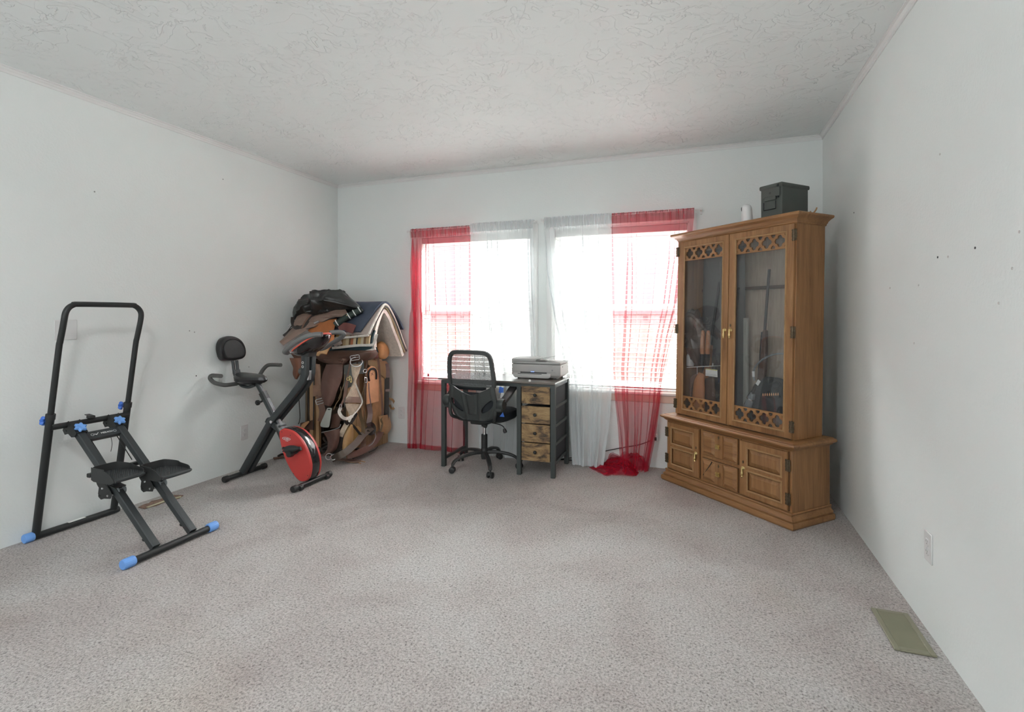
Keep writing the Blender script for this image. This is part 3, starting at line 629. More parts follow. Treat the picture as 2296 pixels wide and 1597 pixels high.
house(-28, 140, 15, 8, 2.4, 'low pale house seen through the white curtain beside the printer')
house(-12, 118, 12, 7, 2.3, 'low pale house seen through the red curtain near the cabinet')
# ================================================================== STEPPER
def stepper():
    t = thing('climbing_stepper', 'black folding stepper with two foot plates and blue end caps by the left wall', 'exercise machine', (-3.1, 2.02, 0))
    YL, YR = 1.825, 2.235
    xr, xf = -3.487, -2.672
    MB().tube([(xr, 1.80, .022), (xr, 2.262, .022)], .018, 14).build('rear_base_bar', 'blackmetal', t)
    MB().bevbox(xr-.012, xr+.012, 1.98, 2.07, .038, .0405, .001).build('sticker', 'label', t)
    MB().tube([(xf, 1.80, .024), (xf, 2.235, .024)], .018, 14).build('front_base_bar', 'blackmetal', t)
    def cap(x, y0, y1):
        m = MB(); prof = []
        for k in range(40):
            a = 2*pi*k/40; r = .0255 if k % 2 else .0242; prof.append((r*cos(a), r*sin(a)))
        m.rings([[(x+px_*s, y, .026+pz_*s) for px_, pz_ in prof] for y, s in ((y0, .9), (y0+(y1-y0)*.08, 1), (y1-(y1-y0)*.08, 1), (y1, .9))]); m.build('end_cap', 'blue', t)
    cap(xr, 1.768, 1.812); cap(xf, 1.750, 1.808); cap(xf, 2.222, 2.278)
    # two leg uprights and the bent hand rail sliding inside them
    def lean(z): return -3.49+(z-.02)*.1905
    for Y, s in ((YL, -1), (YR, 1)):
        MB().tube([(lean(.03), Y, .03), (lean(.705), Y, .705)], .0195, 14).build('upright', 'blackmetal', t)
        MB().lathe([(.019, 0), (.0225, 0), (.0225, .03), (.019, .03)], (lean(.68), Y, .68), (.19, 0, 1), 16).build('sleeve', 'black', t)
    pts = []
    base = [(lean(.69), .69), (lean(1.06), 1.06), (lean(1.10)+.004, 1.105), (-3.262, 1.165), (-3.245, 1.225)]
    for x, z in base: pts.append((x, YL, z))
    tz = 1.313
    arcL = [(YL+.003, 1.265), (YL+.018, 1.293), (YL+.042, 1.309), (YL+.07, tz)]
    for y, z in arcL: pts.append((-3.238, y, z))
    for y, z in arcL[::-1]: pts.append((-3.238, YR+YL-y, z))
    for x, z in base[::-1]: pts.append((x, YR, z))
    MB().tube(pts, .0150, 14, smooth=4).build('hand_rail', 'blackmetal', t)
    xc, zc = -3.355, .648
    MB().tube([(xc, YL, zc-.012), (xc, YR, zc-.012)], .0165, 12).build('crossbar', 'blackmetal', t)
    m = MB(); m.bar((xc-.012, 2.02, zc+.012), (xc+.022, 2.02, zc+.012), .028, .016); m.bar((xc-.030, 2.02, zc+.024), (xc+.012, 2.02, zc+.018), .026, .004); m.build('clip', 'black', t)
    # star knobs
    def star(c, ax, mat, r=.024):
        c = Vector(c); A = Vector(ax).normalized(); u = A.orthogonal().normalized(); b = A.cross(u); rs = []
        for h, s in ((0, .82), (.004, 1), (.014, 1), (.019, .80), (.019, .35), (.016, .01)):
            rs.append([c+A*h+(u*cos(a)+b*sin(a))*(r*s*(1+.20*cos(6*a))) for a in [2*pi*k/48 for k in range(48)]])
        m = MB(); m.rings(rs); m.tube([c-A*.012, c+A*.002], .008, 10); m.build('star_knob', mat, t)
    star((lean(.668)-.018, YL-.012, .672), (-.75, -.65, .1), 'darkblue', .022); star((lean(.668)-.022, YR-.012, .690), (-.75, -.65, .1), 'darkblue', .022)
    # slanted rails
    d = Vector((-2.690, 0, .045))-Vector((-3.335, 0, .628)); dn = d.normalized(); up = Vector((-dn.z, 0, dn.x))
    if up.z < 0: up = -up
    for Y in (1.925, 2.135):
        a = Vector((-3.325, Y, .618)); b = Vector((-2.684, Y, .040)); MB().bar(a, b, .040, .038, up, .12).build('rail', 'greymetal', t)
        m = MB(); m.bar(a+dn*-.022+up*.022, a+dn*.060+up*.022, .056, .004, up)
        for s in (-.028, .028):
            q = [a+Vector((0, s, 0))+dn*x+up*y for x, y in [(-.035, .024), (.06, .024), (.06, -.006), (.045, -.024), (.012, -.030), (-.005, -.055), (-.035, -.050), (-.045, -.01)]]
            m.poly(q, (0, .003, 0))
        br = m.build('bracket', 'black', t)
        m = MB(); m.tube([a+Vector((0, -.034, 0))+dn*-.012-up*.030, a+Vector((0, .034, 0))+dn*-.012-up*.030], .006, 8); m.build('bolt', 'black', br)
        star(a+dn*.030+up*.026, up, 'blue', .0265)
        # rubber stops under the rail
        p = a+d*.90-up*.028; MB().lathe([(0, 0), (.010, 0), (.011, .018), (0, .02)], p+up*.01, tuple(-up), 12).build('rubber_stop', 'black', t)
    # printed cross plate
    a = Vector((-3.285, 0, .575)); b = a+dn*.045
    m = MB(); c = (a+b)/2
    q = [c+dn*x for x in (-.026, .026)]
    m.rings([[Vector((p.x, y, p.z))+up*h for h in (.012, .016)] + [Vector((p.x, y, p.z))+up*h for h in ()] for p, y in ((q[0], 1.945), (q[1], 1.945))][:0] or [[Vector((q[0].x, y, q[0].z))+up*.012, Vector((q[0].x, y, q[0].z))+up*.017, Vector((q[1].x, y, q[1].z))+up*.017, Vector((q[1].x, y, q[1].z))+up*.012, Vector((q[1].x, y, q[1].z))+up*-.008, Vector((q[1].x, y, q[1].z))-dn*.004-up*.008, Vector((q[1].x, y, q[1].z))-dn*.004+up*.012] for y in (1.945, 2.115)])
    pl = m.build('cross_plate', 'greymetal', t)
    cc = Vector((c.x, 2.04, c.z))+up*.018
    text('logo_text', 'MERACH', .016, cc+Vector((0, .008, 0)), (0, 1, 0), tuple(-dn), 'white', pl)
    m = MB(); o = Vector((c.x, 1.992, c.z))+up*.018
    for P in ([(-.014, .005), (-.004, .002), (.0, -.006), (-.004, -.004)], [(-.004, .001), (.0, -.007), (.016, .009), (.012, .009), (.002, .0)]):
        m.poly([o+Vector((0, 1, 0))*x-dn*y for x, y in P], up*.001)
    m.build('logo_mark', 'white', pl)
    for y in (1.972, 2.092):
        m = MB(); o = Vector((c.x, y, c.z))+up*.017
        m.rings([[o+(Vector((0, 1, 0))*cos(a)+dn*sin(a))*r+up*h for a in [2*pi*k/20 for k in range(20)]] for r, h in ((.009, 0), (.009, .001), (.006, .001), (.006, 0))], cap=False); m.build('grommet', 'steel', pl)
    MB().tube([(c.x+.02, 2.065, c.z-.02), (c.x+.026, 2.068, c.z-.06), (c.x+.018, 2.066, c.z-.105)], .0017, 6, smooth=4).build('cable_tie', 'cable', t)
    for y0, y1 in ((1.962, 1.965), (2.098, 2.098)):
        MB().tube([Vector((c.x, y0, c.z))+dn*.02, Vector((c.x, y1, c.z))+dn*.21-up*.01], .0028, 6).build('pull_cord', 'cable', t)
    # cross link behind the rails, carries the pulley
    e = Vector((-3.325, 0, .618))+d*.36-up*.03
    MB().bar((e.x, 1.865, e.z), (e.x, 2.18, e.z), .030, .022).build('rocker_arm', 'black', t)
    # foot plates with carriages
    for (Y, top, xa, xb, y0, y1) in ((1.925, .404, -3.035, -2.850, 1.835, 1.990), (2.135, .380, -2.920, -2.745, 2.010, 2.178)):
        k = (-3.325+(.618-(top-.03))/.583*.641)     # x where the rail sits at this height
        zt = top
        def PZ(x): return zt-.004+(xb-x)*.04
        out = [(xa, y0), (xb, y0), (xb+.004, y0+.05), (xb, y1-.012), (xb-.03, y1), (xa+.06, y1), (xa+.015, y1-.025), (xa, y1-.06)]
        ped = MB(); ped.rings([[(x, y, PZ(x)+h) for x, y in out] for h in (-.004, .0)]); pd = ped.build('foot_plate', 'black', t, bevel=.0015)
        tr = MB(); nx_, ny_ = 21, 15
        for i in range(nx_):
            for j in range(ny_):
                x = xa+.014+i*(xb-xa-.028)/(nx_-1); y = y0+.010+j*(y1-y0-.022)/(ny_-1)+(.005 if i % 2 else 0)
                if (y > y1-.03 and x < xa+.05) or y > y1-.008: continue
                z = PZ(x); tr.add([(x-.0038, y, z), (x, y-.0038, z), (x+.0038, y, z), (x, y+.0038, z), (x, y, z+.0024)], [(0, 1, 4), (1, 2, 4), (2, 3, 4), (3, 0, 4)])
        tr.build('tread', 'greymetal', pd, smooth=False)
        rim = MB(); path = [(xb-.085, y0), (xa+.02, y0), (xa, y0+.02), (xa, y1-.06), (xa+.015, y1-.025), (xa+.06, y1), (xb-.09, y1), (xb-.03, y1), (xb, y1-.012)]
        pp = catmull([(x, y, 0) for x, y in path], 4); n = len(pp)
        def nrm(i):
            a, b = pp[max(0, i-1)], pp[min(n-1, i+1)]; v = (b-a).normalized(); return Vector((v.y, -v.x, 0))*-1
        rs = []
        for i, p in enumerate(pp):
            f_ = i/(n-1); h = .040 if f_ < .45 else .040-.030*((f_-.45)/.55)
            q = nrm(i); rs.append([(p.x, p.y, PZ(p.x)-.006), (p.x+q.x*.002, p.y+q.y*.002, PZ(p.x)-.006), (p.x+q.x*.003, p.y+q.y*.003, PZ(p.x)+h), (p.x+q.x*.0008, p.y+q.y*.0008, PZ(p.x)+h)])
        rim.rings(rs); rim.build('rim', 'black', pd)
        q = [(xa, PZ(xa)+.040), (xb-.080, PZ(xb)+.036), (xb-.045, PZ(xb)+.024), (xb-.012, PZ(xb)-.004), (xb-.006, PZ(xb)-.016), (xb-.04, PZ(xb)-.030), (xa+.02, PZ(xa)-.034), (xa, PZ(xa)-.026)]
        MB().poly([(x, y0-.003, z) for x, z in q], (0, .004, 0)).build('side_wing', 'black', pd, bevel=.001)
        lip = MB(); lip.tube([(xb-.004, y0-.002, PZ(xb)-.009), (xb+.001, y0+.05, PZ(xb)-.009), (xb-.002, y1-.012, PZ(xb)-.008), (xb-.02, y1-.004, PZ(xb)-.006)], .0095, 10, smooth=3); lip.build('front_lip', 'greymetal', pd)
        for fx, fy in ((.30, .60), (.68, .42)):
            MB().lathe([(0, 0), (.006, 0), (.005, .002), (0, .002)], (xa+(xb-xa)*fx, y0+(y1-y0)*fy, PZ(xa+(xb-xa)*fx)+.001), (0, 0, 1), 8).build('screw', 'slot', pd)
        # carriage cheeks hugging the rail, rollers inside
        ca = MB(); o = Vector((k+.012, 0, zt-.052))
        prof = [(-.070, .028), (.0, .028), (.012, -.005), (.05, -.030), (.075, -.060), (.062, -.085), (.035, -.088), (.012, -.090), (-.012, -.098), (-.030, -.088), (-.036, -.068), (-.030, -.035), (-.045, -.020)]
        for y in (Y-.031, Y+.031): ca.poly([(o.x+x, y, o.z+z) for x, z in prof], (0, .0035, 0))
        cg = ca.build('carriage', 'black', t, bevel=.001)
        for x, z in ((-.022, -.078), (.045, -.070), (-.035, -.002), (-.002, .010)):
            MB().tube([(o.x+x, Y-.037, o.z+z), (o.x+x, Y+.037, o.z+z)], .0058, 8).build('bolt', 'steel' if x == .045 else 'black', cg)
        MB().lathe([(0, 0), (.0065, 0), (.005, .004), (0, .004)], (o.x+.002, Y-.033, o.z-.035), (0, -1, 0), 10).build('bolt', 'chrome', cg)
        MB().lathe([(0, -.022), (.020, -.022), (.022, -.018), (.013, -.012), (.013, .006), (.022, .010), (.022, .018), (0, .020)], (o.x+.078, Y+.010, o.z-.048), (0, 1, 0), 20).build('roller', 'greycable', cg)
        MB().bar((o.x+.045, Y, o.z-.018), (o.x+.095, Y, o.z-.026), .058, .004).build('guard', 'black', cg)
        MB().bar((o.x-.02, Y, zt-.028), (o.x+.11, Y, zt-.024), .045, .022).build('support_arm', 'black', cg)
        MB().tube([(o.x+.10, Y-.02, zt-.030), (o.x+.10, Y+.035, zt-.030)], .011, 10).build('pivot', 'black', cg)
stepper()

# ================================================================== EXERCISE BIKE
def bike():
    t = thing('exercise_bike', 'folding exercise bike with red flywheel housing and black backrest', 'exercise bike', (-3.05, 3.125, 0))
    Y0 = 3.125
    for nm, X in (('rear_stabilizer', -3.358), ('front_stabilizer', -2.712)):
        b = MB().tube([(X, 2.955, .024), (X, 3.295, .024)], .018, 12).build(nm, 'blackmetal', t)
        for y in (2.925, 3.285): MB().lathe([(0, 0), (.021, 0), (.0235, .006), (.0235, .034), (.021, .040), (0, .040)], (X, y, .0245), (0, 1, 0), 16).build('end_cap', 'black', b)
    for y in (2.985, 3.262): MB().lathe([(0, -.012), (.017, -.012), (.019, 0), (.017, .012), (0, .012)], (-2.692, y, .020), (0, 1, 0), 16).build('wheel', 'black', t)
    # twin front post: straight from the rear foot, bent up to the console
    for y in (Y0-.032, Y0+.034):
        P = [(-3.352, y, .035), (-3.065, y, .452), (-2.775, y, .748), (-2.752, y, .800), (-2.746, y, .965)]
        PP = [Vector(P[0]), Vector(P[1]), Vector((-2.86, y, .662)), Vector((-2.795, y, .735)), Vector((-2.764, y, .775)), Vector((-2.750, y, .825)), Vector(P[4])]
        pr = [(-.016, -.024), (.016, -.024), (.019, -.020), (.019, .020), (.016, .024), (-.016, .024), (-.019, .020), (-.019, -.020)]
        m = MB(); rs = []
        for i, p in enumerate(PP):
            a = PP[max(0, i-1)]; b = PP[min(len(PP)-1, i+1)]; d = (b-a).normalized(); u = Vector((-d.z, 0, d.x)); rs.append([p+Vector((0, 1, 0))*x+u*z for x, z in pr])
        m.rings(rs); m.build('front_post', 'greymetal', t)
    lg = MB()
    for z in (.905, .875):
        c = Vector((-2.744-.010, Y0-.0525, z)); lg.rings([[c+Vector((cos(a)*r, dy, sin(a)*r)) for a in [2*pi*k/20 for k in range(20)]] for r, dy in ((.0095, 0), (.0095, -.001), (.0065, -.001), (.0065, 0))], cap=False)
    lg.build('post_emblem', 'white', t)
    # rear (seat) tube with inner adjustable tube
    a = Vector((-2.80, Y0, .085)); b = Vector((-3.175, Y0, .640)); up = Vector((b-a)).cross(Vector((0, 1, 0)))
    MB().bar(Vector((-2.97, Y0, .340)), b, .046, .046, tuple(up)).build('seat_tube', 'greymetal', t)
    MB().bar(b+(a-b)*.04, Vector((-3.245, Y0, .735)), .034, .034, tuple(up)).build('seat_post', 'greymetal', t)
    MB().bar(b+(a-b)*.06, b-(a-b)*.03, .052, .052, tuple(up)).build('clamp_collar', 'black', t)
    m = MB(); c = Vector((-3.19, Y0, .590)); m.tube([c, c+Vector((-.030, -.004, -.012))], .008, 10); m.lathe([(0, 0), (.019, 0), (.021, .006), (.021, .016), (.015, .022), (0, .022)], c+Vector((-.03, -.004, -.010)), (-1, -.2, -.3), 14); m.build('adjustment_knob', 'black', t)
    MB().bar((-3.115, Y0, .455), (-3.0, Y0, .395), .085, .045).build('hinge_bracket', 'greymetal', t)
    MB().bar((-3.02, Y0, .425), (-2.96, Y0, .325), .10, .030).build('hinge_bracket', 'black', t)
    m = MB(); m.lathe([(0, 0), (.013, 0), (.011, .006), (0, .007)], (-3.05, Y0-.052, .450), (0, -1, 0), 14); m.build('pivot_bolt', 'chrome', t)
    # flywheel housing: red half shells around a black gloss rim
    prof = [(-2.935, .408), (-2.965, .385), (-2.957, .320), (-2.937, .250), (-2.907, .185), (-2.869, .125), (-2.820, .068), (-2.775, .036), (-2.722, .040), (-2.688, .078), (-2.675, .150), (-2.688, .215), (-2.720, .285), (-2.766, .343), (-2.828, .388), (-2.885, .405)]
    PP = [p for p in catmull([Vector((x, 0, z)) for x, z in prof+[prof[0]]], 5)][:-1]; c = sum(PP, Vector())/len(PP)
    def ring(y, s, dx=0.0): return [(c.x+(p.x-c.x)*s+dx, y, c.z+(p.z-c.z)*s) for p in PP]
    y0, y1 = Y0-.062, Y0+.062
    MB().rings([ring(y0, .90), ring(y0, .97), ring(y0+.006, .995), ring(y0+.022, 1.0)]).build('near_shell', 'red', t)
    MB().rings([ring(y0+.022, .985), ring(y0+.030, 1.015), ring(y1-.030, 1.015), ring(y1-.022, .985)]).build('rim_band', 'gloss', t)
    MB().rings([ring(y1-.022, 1.0), ring(y1-.006, .995), ring(y1, .97), ring(y1, .90)]).build('far_shell', 'red', t)
    for x, z in ((-2.86, .365), (-2.94, .385), (-2.93, .24), (-2.70, .085), (-2.83, .085)):
        MB().lathe([(0, 0), (.004, 0), (.003, .001), (0, .001)], (x, y0-.0005, z), (0, -1, 0), 8).build('screw', 'slot', t)
    m = MB(); o = Vector((-2.895, y0-.0012, .338)); u_, w_ = Vector((1, 0, -.05)).normalized(), Vector((.05, 0, 1)).normalized()
    m.rings([[o+u_*(.038*s*cos(a))+w_*(.0115*s*sin(a))+Vector((0, d, 0)) for a in [2*pi*k/32 for k in range(32)]] for s, d in ((1, .001), (1, -.0006), (.86, -.0006), (.86, .001))], cap=False)
    for dx in (-.012, .004, .012): m.rings([[o+u_*(dx+.010*s*cos(a))+w_*(.0062*s*sin(a))+Vector((0, d, 0)) for a in [2*pi*k/20 for k in range(20)]] for s, d in ((1, .001), (1, -.0006), (.68, -.0006), (.68, .001))], cap=False)
    for dx in (-.004, .004, .010, .016): m.add([o+u_*(dx+x)+w_*(-.017+z)+Vector((0, -.0004, 0)) for x, z in ((-.002, -.002), (.002, -.002), (.002, .002), (-.002, .002))], [(0, 1, 2, 3)])
    m.build('shell_emblem', 'white', t)
    # crank and pedals
    A = Vector((-2.80, Y0, .250)); yc = Y0-.085
    m = MB(); m.tube([(A.x, Y0+.085, A.z), (A.x, yc, A.z)], .013, 12); m.build('crank_axle', 'steel', t)
    e = Vector((-2.735, yc-.008, .288)); MB().bar((A.x, yc, A.z), e, .026, .014, (0, 1, 0)).build('crank_arm', 'black', t)
    c2 = Vector((-2.775, yc-.045, .285)); m = MB()
    m.lathe([(0, 0), (.010, 0), (.014, .02), (.026, .055), (.030, .085), (.026, .115), (0, .118)], c2+Vector((.055, .012, .012)), (-1, -.1, -.18), 16); pd = m.build('pedal', 'black', t)
    m = MB(); m.lathe([(0, -.03), (.022, -.026), (.026, 0), (.020, .02), (0, .024)], c2+Vector((-.015, 0, -.030)), (0, 1, 0), 14); m.tube([c2+Vector((-.045, 0, 0)), c2+Vector((-.085, -.005, .004))], .010, 8); m.tube([c2+Vector((-.050, 0, -.018)), c2+Vector((-.080, -.004, -.016))], .007, 8); m.build('foot_cage', 'vinylseat', pd)
    MB().bar((A.x, Y0+.085, A.z), (-2.83, Y0+.085, .165), .020, .014, (0, 1, 0)).build('crank_arm', 'black', t)
    m = MB(); m.bevbox(-2.875, -2.785, Y0+.095, Y0+.175, .152, .176, .005); m.build('pedal', 'black', t)
    # console: dark bowl, coral edge, display
    cs = []; ax = Vector((.87, 0, .50)).normalized(); nn = Vector((-.50, 0, .87)); o = Vector((-2.715, Y0, 1.035)); sd = Vector((0, 1, 0))
    def oval(a, b, h, sh=0.0, n=40):
        out = []
        for k in range(n):
            th = 2*pi*k/n; cx, sx_ = cos(th), sin(th); r = (abs(cx)**2.6+abs(sx_)**2.6)**(-1/2.6); out.append(o+ax*(a*cx*r+sh)+sd*(b*sx_*r)+nn*h)
        return out
    m = MB(); m.rings([oval(.045, .035, -.055, -.01), oval(.085, .062, -.050, -.005), oval(.125, .095, -.028), oval(.150, .115, .0), oval(.150, .115, .006)]); co = m.build('console', 'gloss', t)
    MB().rings([oval(.1505, .1155, .004), oval(.158, .122, .006), oval(.158, .122, .014), oval(.146, .110, .018), oval(.120, .088, .018)]).build('console_trim', 'redtrim', co)
    MB().rings([oval(.121, .089, .016), oval(.119, .087, .021)]).build('display', 'gloss', co)
    q = MB().bar(Vector((-2.747, Y0, .955)), Vector((-2.735, Y0, 1.005)), .11, .07, (1, 0, 0)); q.build('console_neck', 'black', t)
    # handlebars: a foam loop each side
    for s in (-1, 1):
        P = [(-2.775, Y0+s*.05, .985), (-2.785, Y0+s*.17, .985), (-2.765, Y0+s*.215, 1.000), (-2.69, Y0+s*.218, 1.052), (-2.60, Y0+s*.215, 1.098), (-2.52, Y0+s*.200, 1.118), (-2.47, Y0+s*.185, 1.120)]
        if s > 0: P = [(-2.775, Y0+.05, .985), (-2.79, Y0+.17, .990), (-2.765, Y0+.205, 1.002), (-2.70, Y0+.212, 1.038), (-2.625, Y0+.212, 1.078), (-2.592, Y0+.206, 1.105), (-2.60, Y0+.190, 1.120), (-2.625, Y0+.165, 1.124), (-2.665, Y0+.14, 1.120)]
        MB().tube(P[1:], .0175, 14, smooth=5).build('handlebar', 'silverfoam', t)
        MB().tube(P[:2], .011, 10).build('handlebar_tube', 'chrome', t)
        e = Vector(P[-1]); dd = (Vector(P[-1])-Vector(P[-2])).normalized(); MB().lathe([(0, 0), (.016, 0), (.0175, -.003), (0, -.004)], e+dd*.004, dd, 14).build('end_plug', 'black', t)
    m = MB(); c = Vector((-2.80, Y0, .835)); m.tube([(-2.765, Y0, .835), c], .008, 8); m.lathe([(0, 0), (.022, 0), (.026, .006), (.026, .020), (.016, .026), (0, .026)], c, (-1, 0, 0), 16); m.build('tension_knob', 'foam', t)
    m = MB(); m.bar((-2.742, Y0-.004, .845), (-2.748, Y0-.004, .775), .040, .030, (1, 0, 0)); m.tube([(-2.735, Y0-.01, .845), (-2.745, Y0-.02, .885), (-2.75, Y0-.02, .91)], .003, 6); m.build('cable_bracket', 'steel', t)
    # saddle seat
    o2 = Vector((-3.29, Y0, .760))
    def seat(s, v):
        th = 2*pi*s; c_, s_ = cos(th), sin(th)
        lx = .145*c_; wf = .115 if c_ < 0 else .115-.062*min(1, c_*1.2)
        rr = [0, .55, .9, 1.0, .97, .80, .0][v]; hh = [.030, .030, .022, .006, -.014, -.028, -.028][v]
        return (o2.x+lx*rr, o2.y+wf*s_*rr, o2.z+hh+(.012*(-c_)*rr if v < 4 else 0)+.012*(abs(c_)**3)*(v < 3)*rr)
    m = MB(); m.rings([[seat(k/40, v) for k in range(40)] for v in range(6)]); m.build('seat', 'vinylseat', t)
    MB().bar((-3.40, Y0, .722), (-3.24, Y0, .722), .10, .012).build('seat_bracket', 'black', t)
    MB().tube([(-3.40, Y0-.012, .715), (-3.375, Y0-.012, .700), (-3.31, Y0-.012, .695), (-3.25, Y0-.012, .715)], .013, 10, smooth=4).build('seat_support', 'greymetal', t)
    for s in (-1, 1):
        MB().tube([(-3.42, Y0+s*.018, .722), (-3.455, Y0+s*.018, .80), (-3.470, Y0+s*.018, .895)], .0115, 10).build('backrest_post', 'greymetal', t)
    MB().bar((-3.435, Y0, .750), (-3.452, Y0, .822), .055, .024, (1, 0, 0)).build('backrest_clamp', 'greymetal', t)
    # backrest pad
    pr = [(-.112, -.035), (-.120, .015), (-.112, .065), (-.082, .102), (-.030, .118), (.025, .112), (.075, .088), (.108, .048), (.122, -.005), (.115, -.045), (.090, -.068), (.045, -.076), (0, -.078), (-.050, -.078), (-.092, -.066)]
    P2 = [p for p in catmull([Vector((a, b, 0)) for a, b in pr+[pr[0]]], 4)][:-1]; oc = Vector((-3.492, Y0-.015, .972)); ux, uy, un = Vector((0, 1, 0)), Vector((-.10, 0, .995)), Vector((.995, 0, .10))
    def rg(s, h): return [oc+ux*(p.x*s)+uy*(p.y*s)+un*h for p in P2]
    bp = MB().rings([rg(.9, -.026), rg(.985, -.020), rg(1.0, .0), rg(.985, .018), rg(.93, .030), rg(.80, .034), rg(.76, .030)]).build('backrest', 'vinylseat', t)
    MB().rings([rg(.755, .029), rg(.72, .036), rg(.4, .040)]).build('backrest_panel', 'black', bp)
    # seat grips
    MB().tube([(-3.395, Y0-.05, .722), (-3.40, Y0-.135, .722), (-3.42, Y0-.165, .728), (-3.465, Y0-.19, .745), (-3.495, Y0-.198, .775), (-3.485, Y0-.197, .795), (-3.45, Y0-.196, .798), (-3.385, Y0-.196, .797)], .0155, 12, smooth=5).build('seat_grip', 'foam', t)
    MB().tube([(-3.395, Y0+.05, .722), (-3.40, Y0+.14, .728), (-3.395, Y0+.175, .765), (-3.375, Y0+.192, .810), (-3.335, Y0+.196, .843), (-3.28, Y0+.196, .851), (-3.195, Y0+.196, .851)], .0155, 12, smooth=5).build('seat_grip', 'foam', t)
    MB().tube([(-3.395, Y0-.09, .722), (-3.395, Y0+.09, .722)], .012, 10).build('grip_tube', 'blackmetal', t)
bike()

# ================================================================== DESK
def desk():
    X0, X1, Ya, Yb, zt = -2.060, -1.058, 3.862, 4.332, .733
    t = thing('office_desk', 'rustic desk with charcoal steel legs and four wooden drawers', 'desk', ((X0+X1)/2, (Ya+Yb)/2, 0))
    MB().bevbox(X0, X1, Ya, Yb, zt-.014, zt, .002).build('desktop', 'desktop', t)
    lw = .034; z1 = zt-.016
    for x, y in ((X0+.025, Ya+.006), (-1.371, Ya+.006), (X1-.037, Ya+.006), (X0+.025, Yb-.045), (X1-.037, Yb-.045), (-1.371, Yb-.045)):
        MB().bevbox(x, x+lw, y, y+lw, 0, z1, .003).build('leg', 'deskmetal', t)
    m = MB()
    m.box(X0+.03, X1-.02, Ya+.010, Ya+.034, z1-.026, z1); m.box(X0+.03, X1-.02, Yb-.040, Yb-.016, z1-.026, z1)
    for x in (X0+.030, -1.366, X1-.032): m.box(x, x+.024, Ya+.02, Yb-.02, z1-.026, z1)
    m.build('top_frame', 'deskmetal', t)
    for x, zz in ((X0+.031, (.075,)), (X1-.031, (.545, .402, .258, .115)), (-1.366, (.115,))):
        for z in zz: MB().box(x, x+.020, Ya+.03, Yb-.03, z-.020, z+.002).build('side_bar', 'deskmetal', t)
    for a, b in ((.547, .704), (.404, .524), (.260, .381), (.117, .237)): MB().box(X1-.030, X1-.024, Ya+.040, Yb-.045, a, b).build('side_fabric', 'fabric', t)
    MB().bar((X1-.016, Ya+.35, .70), (X1-.016, Ya+.01, .712), .004, .014).build('reflection_strip', 'steel', t)  # pale steel strip added where a white reflection runs along the side
    zs = [(.562, .700), (.410, .545), (.264, .405), (.118, .259)]
    xa, xb = -1.331, -1.102
    for a, b in zs:
        d = MB().bevbox(xa, xb, Ya+.008, Ya+.022, a+.002, b-.001, .001).build('drawer', 'plank', t)
        MB().box(xa+.004, xb+.006, Ya+.022, Yb-.05, a+.006, b-.010).build('drawer_box', 'fabric', d)
        MB().lathe([(0, 0), (.005, 0), (.005, .010), (.012, .014), (.0135, .021), (.010, .027), (0, .029)], ((xa+xb)/2, Ya+.008, (a+b)/2+.004), (0, -1, 0), 16).build('knob', 'blackmetal', d)
    return t
desk()
tag(MB().lathe([(0, 0), (.009, .001), (.011, .008), (.009, .015), (0, .018)], (-1.268, 3.885, .733), (0, 0, 1), 14).build('small_knob', 'white'), 'tiny round white knob on the desk in front of the printer', 'knob')
